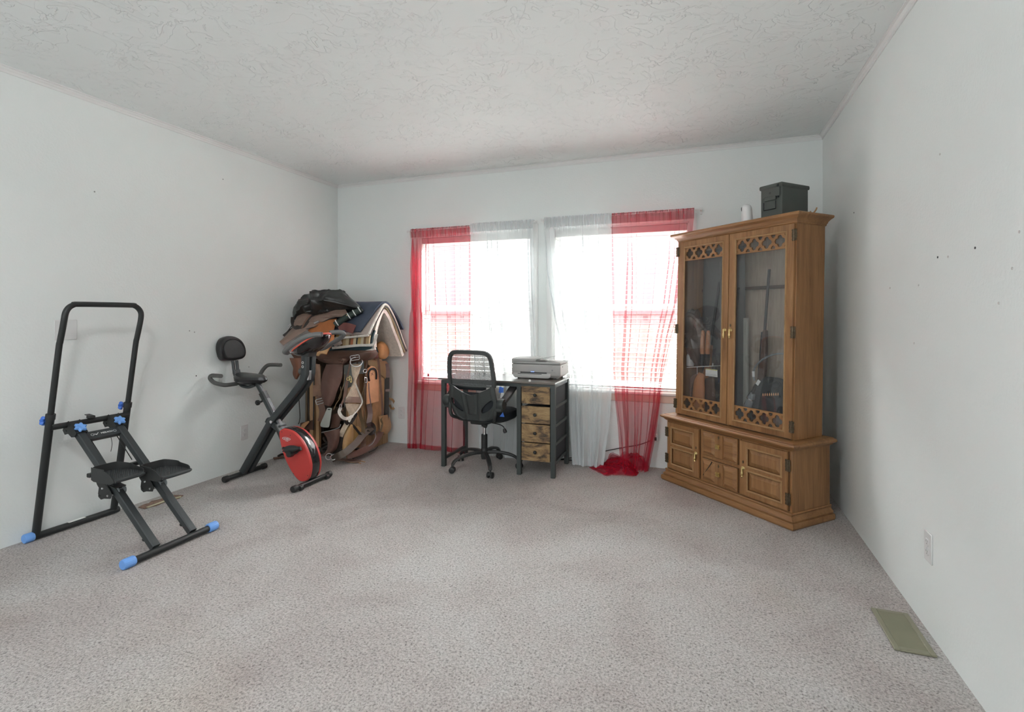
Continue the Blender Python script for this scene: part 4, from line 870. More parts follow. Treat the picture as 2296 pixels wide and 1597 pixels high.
# ================================================================== PRINTER
def printer():
    x0, x1, y0, y1, z0 = -1.483, -1.068, 4.065, 4.325, .735
    t = thing('printer', 'warm grey all-in-one printer standing on the desk by the window', 'printer', ((x0+x1)/2, (y0+y1)/2, z0))
    MB().loft([(x0+.03, x1-.03, y0+.03, y1-.02, z0+.006), (x0+.004, x1-.004, y0+.004, y1-.004, z0+.028), (x0, x1, y0, y1, z0+.034), (x0, x1, y0, y1, z0+.114), (x0+.003, x1-.003, y0+.003, y1-.003, z0+.117)]).build('body', 'printer', t, bevel=.003)
    MB().loft([(x0+.004, x1-.004, y0+.002, y1, z0+.120), (x0, x1-.002, y0-.002, y1, z0+.123), (x0, x1-.002, y0-.002, y1, z0+.136), (x0+.004, x1-.006, y0+.002, y1-.004, z0+.138)]).build('scanner_lid', 'printerd', t, bevel=.002)
    m = MB(); m.loft([(x0, x0+.200, y0-.002, y1-.03, z0+.138), (x0, x0+.200, y0-.002, y1-.03, z0+.158), (x0+.004, x0+.196, y0+.012, y1-.036, z0+.165)]); f = m.build('document_feeder', 'printerd', t, bevel=.003)
    m = MB(); m.poly([(x0+.205, y0+.01, z0+.139), (x0+.26, y0+.01, z0+.150), (x0+.26, y0+.16, z0+.150), (x0+.205, y0+.16, z0+.139)], (0, 0, .003)); m.poly([(x0+.20, y0+.05, z0+.158), (x0+.262, y0+.05, z0+.165), (x0+.262, y0+.15, z0+.165), (x0+.20, y0+.15, z0+.158)], (0, 0, .004)); m.build('output_tray', 'printerd', f)
    m = MB(); m.poly([(x0+.245, y0+.06, z0+.160), (x0+.375, y0+.075, z0+.188), (x0+.375, y0+.165, z0+.188), (x0+.245, y0+.17, z0+.160)], (0, 0, .0025)); m.build('input_tray', 'printerd', f)
    MB().box(x0+.002, x1-.04, y0-.0015, y0+.004, z0+.054, z0+.057).build('seam', 'slotg', t)
    MB().box(x0+.075, x0+.30, y0-.0022, y0+.004, z0+.044, z0+.0535).build('paper_slot', 'slot', t)
    MB().loft([(x0+.03, x1-.10, y0-.006, y0+.01, z0+.006), (x0+.015, x1-.08, y0-.010, y0+.01, z0+.020), (x0+.015, x1-.08, y0-.010, y0+.01, z0+.040), (x0+.018, x1-.083, y0-.007, y0+.01, z0+.0445)]).build('paper_tray', 'printerl', t, bevel=.002)
    MB().box(x0+.055, x0+.26, y0-.0112, y0-.0095, z0+.038, z0+.042).build('tray_slot', 'slot', t)
    MB().box(x0+.165, x0+.195, y0-.0034, y0, z0+.0555, z0+.0585).build('status_light', 'led', t)
    MB().box(x1-.075, x1-.062, y0-.001, y0+.001, z0+.066, z0+.079).build('label', 'slotg', t)
    m = MB()
    for k in range(6): m.box(x1-.100+k*.0055, x1-.0965+k*.0055, y0-.0008, y0+.001, z0+.1005, z0+.1045)
    m.build('print_mark', 'slotg', t)
    MB().box(x1-.001, x1+.001, y0+.055, y0+.068, z0+.094, z0+.103).build('latch', 'slot', t)
    for x in (x0+.05, x1-.05):
        for y in (y0+.04, y1-.04): MB().box(x-.01, x+.01, y-.01, y+.01, z0-.002, z0+.008).build('foot', 'slot', t)
printer()

# ================================================================== OFFICE CHAIR
def chair():
    cx, cy = -1.683, 3.955; fa = radians(-6)      # facing +Y, turned slightly to the right
    t = thing('office_chair', 'charcoal mesh-back swivel office chair pushed up to the desk', 'office chair', (cx, cy, 0), 0)
    fw = Vector((sin(-fa), cos(fa), 0)); rt = Vector((fw.y, -fw.x, 0)); up = Vector((0, 0, 1)); c0 = Vector((cx, cy, 0))
    def L(r, f, z): return c0+rt*r+fw*f+up*z
    hub = MB().lathe([(0, .082), (.026, .082), (.030, .095), (.030, .150), (.025, .165), (0, .165)], c0, (0, 0, 1), 20).build('base_hub', 'black', t)
    MB().tube([c0+up*.075, c0+up*.275], .0255, 16).build('gas_lift_cover', 'black', t)
    MB().tube([c0+up*.26, c0+up*.41], .0125, 14).build('gas_lift', 'chrome', t)
    for k in range(5):
        a = radians(-130+72*k); d = Vector((cos(a), sin(a), 0)); s = Vector((-d.y, d.x, 0))
        path = [c0+d*.015+up*.128, c0+d*.10+up*.132, c0+d*.20+up*.118, c0+d*.262+up*.092, c0+d*.285+up*.062]
        m = MB(); pp = catmull(path, 5); n = len(pp)
        m.sweep(pp, [(-.014, -.008), (.014, -.008), (.017, 0), (.012, .010), (-.012, .010), (-.017, 0)], (0, 0, 1), scales=[1.25-.35*i/(n-1) for i in range(n)])
        lg = m.build('base_leg', 'black', t)
        m = MB(); w_ = c0+d*.287
        m.tube([w_+up*.065, w_+up*.040], .008, 8)
        kk = Vector((cos(a+.9), sin(a+.9), 0)); 
        for q in (-1, 1): m.lathe([(0, -.009), (.018, -.009), (.0235, -.006), (.0245, 0), (.0235, .006), (.018, .009), (0, .009)], w_+kk*(q*.0165)+up*.0245, tuple(kk), 18)
        dd = kk.cross(up); m.rings([[w_+kk*y+Vector((0, 0, .0265))+(dd*cos(b)+up*sin(b))*.023 for b in [pi*j/8 for j in range(9)]]+[w_+kk*y+Vector((0, 0, .0265))-dd*.006, w_+kk*y+Vector((0, 0, .0265))+dd*.006] for y in (-.008, .008)])
        m.build('caster', 'black', lg)
    # seat
    def sq(r0, z, n=36, w=.235, l=.225, f0=.045):
        out = []
        for k in range(n):
            th = 2*pi*k/n; c_, s_ = cos(th), sin(th); r = (abs(c_)**3.4+abs(s_)**3.4)**(-1/3.4)*r0; out.append(L(w*c_*r, f0+l*s_*r, z-.012*max(0, s_)**4))
        return out
    MB().rings([sq(.80, .410), sq(.96, .416), sq(1.0, .440), sq(1.0, .455), sq(.97, .472), sq(.85, .484), sq(.4, .488)]).build('seat', 'chairf', t)
    MB().rings([sq(.55, .400), sq(.93, .405), sq(.95, .414)]).build('seat_pan', 'chairp', t)
    MB().bar(L(0, -.10, .392), L(0, .14, .392), .15, .040, (0, 0, 1)).build('tilt_mechanism', 'black', t)
    MB().tube([L(.03, -.085, .375), L(.06, -.085, .372), L(.06, -.10, .365)], .019, 12).build('tilt_knob', 'black', t)
    m = MB(); m.tube([L(.05, -.03, .385), L(.16, -.05, .380), L(.205, -.06, .368), L(.215, -.062, .350)], .004, 8, smooth=4); lv = m.build('height_lever', 'blackmetal', t)
    MB().lathe([(0, 0), (.010, .004), (.016, .022), (.014, .036), (0, .040)], L(.212, -.062, .356), (.35, 0, -1), 12).build('paddle', 'black', lv)
    # backrest, curved outward slightly towards its sides
    def B(x, z, off=0.0):            # x across, z height -> point on the curved back
        f = -.245-.030*((z-.45)/.5)+.55*x*x-.035*sin(max(0, min(1, (z-.45)/.5))*pi)
        c = max(0.0, min(1.0, (.95-z)/.22)); k = .87+.20*c
        return L(x*k+.008+.036*c, f-off, z)
    outer = [(-.155, .965), (-.185, .955), (-.200, .925), (-.196, .86), (-.184, .76), (-.172, .70)]
    R = [(-.135, .962), (-.17, .958), (-.196, .935), (-.203, .895), (-.196, .82), (-.186, .75), (-.176, .70), (-.192, .66), (-.198, .60), (-.190, .53), (-.172, .475), (-.13, .448), (-.06, .440), (0, .438)]
    Rr = R+[(-x, z) for x, z in R[::-1][1:]]
    pts = catmull([Vector((x, z, 0)) for x, z in Rr+[Rr[0]]], 4)[:-1]
    # upper loop frame
    up_loop = [(-.178, .705), (-.188, .76), (-.197, .83), (-.204, .90), (-.196, .938), (-.168, .959), (-.12, .966), (0, .968), (.12, .966), (.168, .959), (.196, .938), (.204, .90), (.197, .83), (.188, .76), (.178, .705)]
    m = MB(); pp = catmull([B(x, z) for x, z in up_loop], 5); m.sweep(pp, [(-.013, -.013), (.013, -.013), (.017, -.006), (.017, .006), (.013, .013), (-.013, .013), (-.017, .006), (-.017, -.006)], tuple(-fw)); m.build('back_frame', 'chairp', t)
    # net
    def netf(s, v):
        z = .712+.246*v; hw = .176+.020*min(1, v*1.4); 
        hw *= (1-.12*max(0, v-.8)/.2); return B((s*2-1)*hw, z-(.008*(1-abs(s*2-1))*(1-v)), -.004)
    MB().grid(lambda s, v: tuple(netf(s, v)), 24, 16).build('back_mesh', 'net', t)
    MB().sweep(catmull([B(x, .712-.006*(1-(x/.17)**2)) for x in (-.172, -.09, 0, .09, .172)], 5), [(-.005, -.006), (.005, -.006), (.005, .006), (-.005, .006)], tuple(-fw)).build('mesh_lower_rail', 'chairp', t)
    # moulded lower shell with two side openings
    nx, nz = 121, 81; m = MB()
    def shellpt(i, j, o):
        v = j/(nz-1); z = .440+.270*v
        hw = .150+.046*sin(min(1, v*1.6)*pi/2)-.012*max(0, v-.62)/.38
        if v < .14: hw -= .045*(1-v/.14)**2
        x = (i/(nx-1)*2-1)*hw
        zz = z-.070*(1-min(1, abs(x)/.165)**1.4)*(max(0, v-.55)/.45)**1.3
        rib = .007*math.exp(-((abs(x)-.055-.10*(zz-.50))/.008)**2)+.006*math.exp(-((abs(x)-hw+.022)/.012)**2)
        spine = .008/(1+math.exp(min(30, (abs(x)-(.026+.10*max(0, zz-.52)))/.003)))*(1 if .49 < zz < .68 else 0)
        return B(x, zz, o+(rib+spine if o > 0 else 0))
    def hole(i, j):
        v = j/(nz-1); x = abs(i/(nx-1)*2-1)
        a, b = (x-.66), (v-.42-.55*(x-.66)); return (abs(a)/.24)**2.4+(abs(b)/(.11+.10*max(0, x-.5)))**2.4 < 1
    idx = {}
    for o, side in ((.012, 0), (-.004, 1)):
        for j in range(nz):
            for i in range(nx): idx[(i, j, side)] = len(m.v); m.v.append(shellpt(i, j, o))
    cell = {(i, j) for i in range(nx-1) for j in range(nz-1) if not hole(i+.5, j+.5)}
    for i, j in cell:
        for sd in (0, 1):
            q = [idx[(i, j, sd)], idx[(i+1, j, sd)], idx[(i+1, j+1, sd)], idx[(i, j+1, sd)]]; m.f.append(tuple(q if sd == 0 else q[::-1]))
        for (di, dj, a, b) in ((-1, 0, (i, j), (i, j+1)), (1, 0, (i+1, j), (i+1, j+1)), (0, -1, (i, j), (i+1, j)), (0, 1, (i, j+1), (i+1, j+1))):
            if (i+di, j+dj) not in cell: m.f.append((idx[(*a, 0)], idx[(*b, 0)], idx[(*b, 1)], idx[(*a, 1)]))
    m.build('lumbar_shell', 'chairp', t, smooth=50)
    MB().grid(lambda s, v: tuple(B((s*2-1)*.165, .50+.16*v, -.010)), 12, 6, .003).build('lumbar_net', 'chairf', t)
    b0, b1 = L(-.115, -.215, .690), L(.125, -.215, .692); pr = [(-.020, -.022), (.020, -.022), (.026, 0), (.020, .020), (0, .026), (-.020, .020), (-.026, 0)]
    MB().sweep([b0, b0+(b1-b0)*.05, b0+(b1-b0)*.95, b1], pr, (0, 0, 1), scales=[.8, 1, 1, .8]).build('lumbar_bolster', 'chairf', t)
    # arms, folded up
    for s in (-1, 1):
        m = MB(); m.bar(L(.03+s*.200, -.235, .560), L(.03+s*.250, -.225, .560), .05, .085, (0, 0, 1)); m.lathe([(0, -.028), (.038, -.028), (.044, -.02), (.044, .02), (.038, .028), (0, .028)], L(.03+s*.240, -.225, .575), tuple(rt), 20)
        a = m.build('arm_hub', 'chairp', t)
        P = [L(.03+s*.245, -.215, .585), L(.03+s*.252, -.14, .625), L(.02+s*.258, -.06, .665), L(.01+s*.258, -.005, .676)]
        MB().sweep(catmull(P, 5), [(-.028, -.010), (.028, -.010), (.034, 0), (.028, .012), (-.028, .012), (-.034, 0)], (0, 0, 1)).build('armrest', 'black', t)
        MB().tube([L(.03+s*.190, -.24, .60), L(.03+s*.203, -.25, .52), L(.02+s*.188, -.225, .455), L(s*.15, -.12, .418)], .014, 10, smooth=5).build('back_strut', 'chairp', t)
    m = MB(); m.poly([L(.245, -.20, .476), L(.270, -.17, .470), L(.262, -.18, .508)], (0, .003, 0)); m.poly([L(.215, -.16, .655), L(.245, -.14, .640), L(.248, -.14, .690), L(.222, -.16, .700)], (0, .003, 0)); m.build('hang_tag', 'darkblue', t)
    MB().poly([L(.225, -.15, .610), L(.250, -.14, .612), L(.252, -.14, .650), L(.230, -.15, .652)], (0, .003, 0)).build('hang_tag', 'label', t)
    return L
CL = chair()
# ================================================================== WOODEN GLASS-DOOR CABINET (local axes: x along the front, y into the corner)
CM, CRZ = (.097, 3.77, 0), radians(-43.78)
cu_, cd_ = Vector((cos(CRZ), sin(CRZ), 0)), Vector((-sin(CRZ), cos(CRZ), 0))
def cab_local(px, py, d):         # photo pixel -> cabinet coordinates on the upright plane at depth d
    P = Vector(CM)+cd_*d; p = onV(px, py, P, P+cu_); q = p-Vector(CM); return Vector((q.dot(cu_), d, p.z))
def cworld(x, y, z): return Vector(CM)+cu_*x+cd_*y+Vector((0, 0, z))
def leanf(v): return Vector((v.x, v.y+max(0, v.z-.5)*.023, v.z))
CT = thing('display_cabinet', 'tall oak cabinet with glass doors and pierced quatrefoil panels across the corner', 'cabinet', CM, CRZ, local=True)
def frame_moulding(m, x0, x1, z0, z1, y, w=.010, h=.006, inward=True):
    pr = [(0, 0), (w*.25, -h), (w*.65, -h), (w, 0)]
    rs = []
    for i in range(4):
        c = [(x0, z0), (x1, z0), (x1, z1), (x0, z1)][i]; sx_, sz_ = (1 if i in (0, 3) else -1), (1 if i in (0, 1) else -1)
        rs.append([(c[0]+sx_*a, y+b, c[1]+sz_*a) for a, b in pr])
    m.rings(rs, closed=True)
def pyramid_panel(m, x0, x1, z0, z1, y, inset=.018, h=.007, y0=None):
    m.add([(x0, y, z0), (x1, y, z0), (x1, y, z1), (x0, y, z1), (x0+inset, y-h, z0+inset), (x1-inset, y-h, z0+inset), (x1-inset, y-h, z1-inset), (x0+inset, y-h, z1-inset)],
          [(0, 1, 5, 4), (1, 2, 6, 5), (2, 3, 7, 6), (3, 0, 4, 7), (4, 5, 6, 7)])
# plinth
m = MB(); w_, D = .547, .392
m.loft([(-w_+.006, w_-.006, .006, D, 0), (-w_, w_, 0, D, .010), (-w_, w_, 0, D, .030), (-w_+.005, w_-.005, .005, D, .039)])
m.loft([(-w_+.014, w_-.014, .013, D, .038), (-w_+.014, w_-.014, .013, D, .045), (-w_+.010, w_-.010, .009, D, .048), (-w_+.013, w_-.013, .012, D, .054), (-w_+.022, w_-.022, .020, D, .062), (-w_+.027, w_-.027, .025, D, .074), (-w_+.022, w_-.022, .020, D, .084), (-w_+.026, w_-.026, .024, D, .090)])
m.build('plinth', 'oakx', CT, smooth=30)
MB().box(-.517, .517, .034, .386, .088, .460).build('base_body', 'oak', CT, bevel=.003)
# moulded counter
m = MB(); cd1 = .398
m.loft([(-.522, .522, .028, .388, .455), (-.530, .530, .020, .392, .462), (-.534, .534, .014, .394, .470), (-.550, .550, .002, cd1, .476), (-.556, .556, -.004, cd1, .483), (-.556, .556, -.004, cd1, .489), (-.548, .548, .004, cd1, .496), (-.535, .535, .016, cd1, .498), (-.530, .530, .020, cd1, .502)])
m.build('counter', 'oakx', CT, smooth=30)
def drop_pull(parent, x, y, z):
    m = MB(); m.lathe([(0, 0), (.0125, 0), (.0135, .003), (.009, .008), (.006, .014), (0, .016)], (x, y, z+.022), (0, -1, 0), 14)
    m.lathe([(0, .012), (.004, .010), (.003, .002), (.006, -.006), (.0045, -.014), (.0075, -.024), (.0085, -.034), (.0045, -.044), (.0065, -.050), (0, -.056)], (x, y-.012, z+.020), (0, 0, 1), 12); m.build('drop_handle', 'brass', parent)
def keyhole(parent, x, y, z):
    m = MB(); pts = [(x+.0055*cos(a), y-.0008, z+.010*sin(a)) for a in [2*pi*k/20 for k in range(20)]]; m.poly(pts, (0, .0016, 0)); k = m.build('keyhole_plate', 'bronze', parent)
def hinge(parent, x, y, z, lean=False, nm='hinge'):
    m = MB()
    pr = [(.0, .037), (.005, .032), (.012, .036), (.015, .026), (.011, .019), (.015, .010), (.013, .0), (.015, -.010), (.011, -.019), (.015, -.026), (.012, -.036), (.005, -.032), (0, -.037)]
    for s in (-1, 1): m.poly([(x+s*(a+.002), y-.002, z+b) for a, b in pr], (0, .004, 0))
    m.tube([(x, y-.005, z-.034), (x, y-.005, z+.034)], .0042, 8); m.build(nm, 'bronze', parent, disp=leanf if lean else None)
# base doors and drawers
yb = .034
def base_door(x0, x1, hx, kx):
    a, b = (x0+.036, x1-.050) if kx > 0 else (x0+.050, x1-.036)
    m = MB(); F = yb-.016
    for q in ((x0, a, .101, .446), (b, x1, .101, .446), (a, b, .101, .132), (a, b, .264, .286), (a, b, .412, .446)): m.bevbox(q[0], q[1], F, yb+.002, q[2], q[3], .0012)
    d = m.build('door', 'oak', CT)
    for z0, z1 in ((.132, .264), (.286, .412)):
        fr = MB(); frame_moulding(fr, a-.003, b+.003, z0-.003, z1+.003, F, .013, .005); fr.build('panel_moulding', 'oaklight', d)
        g = MB(); g.box(a, b, yb-.0045, yb-.001, z0, z1); g.build('panel_ground', 'oakdark2', d)
        p = MB(); pyramid_panel(p, a+.012, b-.012, z0+.012, z1-.012, yb-.0046, .024, .0095); p.build('raised_panel', 'oak', d, smooth=False)
    hxx = (x1-.025) if kx > 0 else (x0+.025)
    drop_pull(d, hxx, F, .250); keyhole(d, hxx, F-.0005, .312)
    for z in (.172, .370): hinge(d, hx, F, z)
    MB().box(x0-.004, x0, yb-.004, yb+.001, .097, .450).build('gap', 'oakdark', d)
    MB().box(x1, x1+.004, yb-.004, yb+.001, .097, .450).build('gap', 'oakdark', d)
base_door(-.497, -.186, -.502, 1); base_door(.163, .497, .502, -1)
for z0, z1 in ((.100, .254), (.281, .446)):
    x0, x1 = -.158, .140
    d = MB().bevbox(x0, x1, yb-.012, yb+.002, z0, z1, .002).build('drawer', 'oak', CT)
    g = MB()
    for a, b, c, e in ((x0-.0045, x0, z0-.003, z1+.003), (x1, x1+.0045, z0-.003, z1+.003), (x0, x1, z0-.003, z0), (x0, x1, z1, z1+.003)): g.box(a, b, yb-.0015, yb+.001, c, e)
    g.build('gap', 'oakdark', d)
    p = MB(); xm = (x0+x1)/2
    p.bevbox(xm-.033, xm+.033, yb-.016, yb-.011, z0+.004, z1-.004, .001)
    p.build('centre_band', 'oak', d)
    p = MB(); pyramid_panel(p, x0+.006, xm-.035, z0+.008, z1-.008, yb-.012, .022, .012); p.build('raised_panel', 'oakx', d, smooth=False)
    p = MB(); pyramid_panel(p, xm+.035, x1-.006, z0+.008, z1-.008, yb-.012, .022, .012); p.build('raised_panel', 'oakx', d, smooth=False)
    m = MB(); zc = (z0+z1)/2
    m.lathe([(0, 0), (.007, 0), (.007, .010), (0, .010)], (xm-.001, yb-.016, zc), (0, -1, 0), 12)
    for h, sc in ((.010, 1.0), (.015, .9)):
        q = [(xm-.001+(.0165-.0040*cos(4*a))*sc*cos(a), yb-.016-h, zc+(.0165-.0040*cos(4*a))*sc*sin(a)) for a in [2*pi*k/48 for k in range(48)]]; m.poly(q, (0, .005, 0))
    for k in range(4): m.lathe([(0, 0), (.005, 0), (.004, .003), (0, .004)], (xm-.001+.0085*cos(pi/4+k*pi/2), yb-.0335, zc+.0085*sin(pi/4+k*pi/2)), (0, -1, 0), 8)
    m.build('knob', 'brass', d); keyhole(d, xm, yb-.0165, z1-.022)
    if z0 < .2:
        m = MB(); m.tube([(x0+.018, yb-.0195, z0+.040), (x0+.045, yb-.022, z0+.075), (x0+.078, yb-.024, z0+.118), (x0+.095, yb-.020, z0+.150)], .0032, 6, smooth=4); m.build('strap_hanging_out', 'cable', d)
# upper case
hu, F0, B0, Z0, Z1 = .484, .096, .362, .502, 1.812
def U(mb, name, mat, parent=CT, **k): return mb.build(name, mat, parent, disp=leanf, **k)
def cells(m, x0, x1, y0, y1, zs):
    for i in range(len(zs)-1): m.box(x0, x1, y0, y1, zs[i], zs[i+1])
m = MB(); m.box(-hu, -hu+.018, F0, B0, Z0, Z1); U(m, 'side_panel', 'oak', bevel=.002)
m = MB(); m.box(hu-.018, hu, F0, B0, Z0, Z1); U(m, 'side_panel', 'oak', bevel=.002)
U(MB().box(-hu+.018, hu-.018, B0-.012, B0, Z0, Z1), 'back_panel', 'oakin')
U(MB().box(-hu+.018, hu-.018, F0+.02, B0-.012, Z0, Z0+.014), 'inner_floor', 'oakin')
U(MB().box(-hu+.018, hu-.018, F0+.02, B0-.012, Z1-.02, Z1), 'top_panel', 'oak')
U(MB().box(-.009, .009, F0+.004, F0+.02, Z0, Z1), 'centre_stile', 'oak')
U(MB().box(-hu+.018, hu-.018, F0+.004, F0+.02, Z1-.016, Z1), 'head_rail', 'oakx')
m = MB(); o = .0
m.loft([(-hu-.002, hu+.002, F0-.004, B0+.004, 1.806), (-hu-.006, hu+.006, F0-.008, B0+.006, 1.812), (-hu-.006, hu+.006, F0-.008, B0+.006, 1.818), (-hu-.010, hu+.010, F0-.012, B0+.008, 1.821), (-hu-.014, hu+.014, F0-.018, B0+.01, 1.832), (-hu-.030, hu+.030, F0-.034, B0+.014, 1.846), (-hu-.042, hu+.042, F0-.046, B0+.016, 1.852), (-hu-.046, hu+.046, F0-.050, B0+.018, 1.858), (-hu-.046, hu+.046, F0-.050, B0+.018, 1.866), (-hu-.042, hu+.042, F0-.046, B0+.016, 1.870)])
U(m, 'cornice', 'oakx', smooth=30)
def quatrefoil_strip(x0, x1, z0, z1, y, th, n=4):
    bm = bmesh.new(); W, Hh = x1-x0, z1-z0; edges = []
    def loop(pts):
        vs = [bm.verts.new((x, y, z)) for x, z in pts]
        for i in range(len(vs)): edges.append(bm.edges.new((vs[i], vs[(i+1) % len(vs)])))
    loop([(x0, z0), (x1, z0), (x1, z1), (x0, z1)])
    pit = W/n; zc = (z0+z1)/2; a_, r_ = .0195, .0165
    for k in range(n):
        cx = x0+pit*(k+.5); pts = []
        for i in range(48):
            th_ = 2*pi*i/48; ph = (th_+pi/4) % (pi/2)-pi/4; r = a_*cos(ph)+math.sqrt(max(0, r_**2-(a_*sin(ph))**2)); pts.append((cx+r*cos(th_), zc+r*sin(th_)*1.04))
        loop(pts)
    for k in range(n+1):
        cx = x0+pit*k
        for s in (-1, 1):
            ze = zc+s*(Hh/2-.007)
            pts = [(cx+.0155*cos(a), ze-s*.020*sin(a)) for a in [pi*i/10 for i in range(11)]]
            if k == 0: pts = [(max(p[0], x0+.006), p[1]) for p in pts if p[0] > x0+.001]
            if k == n: pts = [(min(p[0], x1-.006), p[1]) for p in pts if p[0] < x1-.001]
            seen = []; [seen.append(p) for p in pts if not seen or (abs(p[0]-seen[-1][0])+abs(p[1]-seen[-1][1])) > 1e-5]
            if s < 0: seen = seen[::-1]
            if len(seen) > 3: loop(seen)
    bmesh.ops.triangle_fill(bm, use_beauty=True, use_dissolve=False, edges=edges, normal=(0, -1, 0))
    ret = bmesh.ops.extrude_face_region(bm, geom=list(bm.faces)); vs = [v for v in ret['geom'] if isinstance(v, bmesh.types.BMVert)]
    bmesh.ops.translate(bm, verts=vs, vec=(0, th, 0)); bm.verts.ensure_lookup_table(); bm.verts.index_update()
    mm = MB(); mm.v = [v.co.copy() for v in bm.verts]; mm.f = [tuple(v.index for v in f.verts) for f in bm.faces]; bm.free(); return mm
yf = F0-.016
def glass_door(x0, x1, ox0, ox1, hx, px_, kz):
    oz0, oz1, z0, z1 = .548, 1.764, .512, 1.804
    m = MB()
    for a, b, c, e in ((x0, ox0, z0, z1), (ox1, x1, z0, z1), (ox0, ox1, z0, oz0), (ox0, ox1, oz1, z1)): m.bevbox(a, b, yf, F0+.002, c, e, .0015)
    d = U(m, 'door', 'oak')
    m = MB(); frame_moulding(m, ox0-.004, ox1+.004, oz0-.004, oz1+.004, yf, .012, .005); U(m, 'glass_moulding', 'oaklight', d)
    for a, b in ((oz0+.002, .652), (1.660, oz1-.002)):
        U(quatrefoil_strip(ox0+.002, ox1-.002, a, b, yf+.004, .008), 'pierced_panel', 'oakx', d, smooth=False)
    U(MB().box(ox0-.003, ox1+.003, yf+.0125, yf+.0150, oz0-.003, oz1+.003), 'pane', 'cabglass', d)
    for z in (.585, 1.150, 1.735): hinge(d, hx, yf, z, True)
    o = Vector((px_, yf-.0, kz)); yy = leanf(o).y
    drop_pull(d, px_, yy, kz)
    return d, yy
dl, yy = glass_door(-.477, -.003, -.414, -.050, -.480, -.026, 1.13)
dr, yy = glass_door(.003, .477, .052, .428, .480, .022, 1.13); keyhole(dr, .022, yy-.001, 1.185)
# white sticker inside the left pane
def CLp(x, y, d): return cab_local(1460+x/2.802, 390+y/2.802, d)
a, b = CLp(343, 1268, .112), CLp(418, 1232, .112)
s = MB().box(a.x, b.x, .1095, .1105, a.z, b.z).build('sticker', 'label', dl)
MB().box(a.x+.002, b.x-.002, .1088, .1094, b.z-.006, b.z-.001).build('sticker_header', 'labely', s)
m = MB()
for k in range(4): m.box(a.x+.003, b.x-.004-.006*(k % 2), .1088, .1094, a.z+.003+k*.004, a.z+.0042+k*.004)
m.build('sticker_print', 'slotg', s)
# things stored inside; each stands on the cabinet's inner floor
def inside(name, label, cat, u, d, z=.516, group=None):
    return thing(name, label, cat, tuple(cworld(u, d, z)), 0, group)
def Wd(x, y, d): q = CLp(x, y, d); return cworld(q.x, q.y, q.z)
def pillow(m, pts, n, df, db, rings=8, disp=0, fs=9.0, seed=0):
    n = Vector(n).normalized(); c = sum((Vector(p) for p in pts), Vector())/len(pts); rs = []
    for k in range(rings*2-1):
        a = pi*(k+.35)/(rings*2-1-.3) if k < rings*2-2 else pi*.985
        s = sin(a)**.75; h = cos(a); rs.append([c+(Vector(p)-c)*s+n*(h*(df if h > 0 else db)) for p in pts])
    if disp:
        rs = [[p+(p-c).normalized()*disp*((abs(noise.noise(p*fs+Vector((seed, 0, 0))))*2-.35)+.6*(abs(noise.noise(p*fs*2.3+Vector((seed, 5, 0))))-.2)) for p in r] for r in rs]
    return m.rings(rs)
def dense(pts, n=5): return catmull([Vector(p) for p in pts]+[Vector(pts[0])], n)[:-1]
nf = -cd_
# gun rest rail along the back
b = MB(); z = 1.432
b.box(-hu+.02, hu-.02, B0-.045, B0-.014, z, z+.022)
U(b, 'notched_rail', 'oakdark')
def rifle(u0, d0, z0, u1, d1, z1, sm, label, cut=.42, barrel=True):
    A, B = cworld(u0, d0, z0), cworld(u1, d1, z1); D = (B-A); L_ = D.length; D.normalize(); sd = D.cross(Vector((0, 0, 1)).cross(D)).normalized(); t = thing('rifle', label, 'rifle', tuple(A), 0, 'long guns inside the cabinet')
    W_ = cu_-D*cu_.dot(D); W_.normalize(); Nn = D.cross(W_)
    st = [(-.050, 0), (.045, 0), (.040, .10), (.026, .22), (.018, .28), (.026, .34), (.022, L_*cut+.1), (.012, L_*cut+.22), (-.010, L_*cut+.22), (-.016, L_*cut+.05), (-.020, .34), (-.030, .28), (-.036, .22), (-.044, .10)]
    m = MB(); m.poly([A+W_*a+D*b_ for a, b_ in st], Nn*.034); m.build('stock', sm, t, bevel=.008)
    m = MB(); m.tube([A+D*.33+W_*-.004, B+W_*-.004], .0095, 10); m.tube([A+D*.33+W_*-.022, A+D*(.33+L_*.28)+W_*-.022], .008, 8); m.build('barrel', 'gunmetal', t)
    m = MB(); m.bar(A+D*.26-W_*.012, A+D*.42-W_*.012, .030, .030, tuple(Nn)); m.build('receiver', 'gunmetal', t); return t
rifle(.14, .22, .52, .165, .30, 1.56, 'lbrown', 'dark rifle standing upright behind the right glass door', .40)
rifle(-.36, .22, .52, -.26, .31, 1.50, 'orangewood', 'rifle with orange wooden stock leaning behind the left glass door', .30)
rifle(-.13, .20, .52, -.09, .31, 1.45, 'lmid', 'brown-stocked rifle leaning near the middle of the cabinet', .30)
# charcoal panel added behind the left door to imitate a dark reflection
t = inside('dark_pane_panel', 'tall charcoal panel added behind the left glass door for its dark reflection', 'dark panel', -.24, .31)
q = dense([cworld(u, .325, z) for u, z in ((-.44, .52), (-.445, 1.1), (-.43, 1.70), (-.40, 1.745), (-.08, 1.745), (-.055, 1.70), (-.05, 1.1), (-.055, .52))], 4)
m = MB(); pillow(m, q, tuple(nf), .020, .010, 5); m.build('sleeve', 'casecloth', t)
MB().tube([cworld(-.25, .298, .6), cworld(-.24, .296, 1.1), cworld(-.25, .300, 1.65)], .002, 6, smooth=3).build('zip', 'slotg', t)  # seam line down the added panel
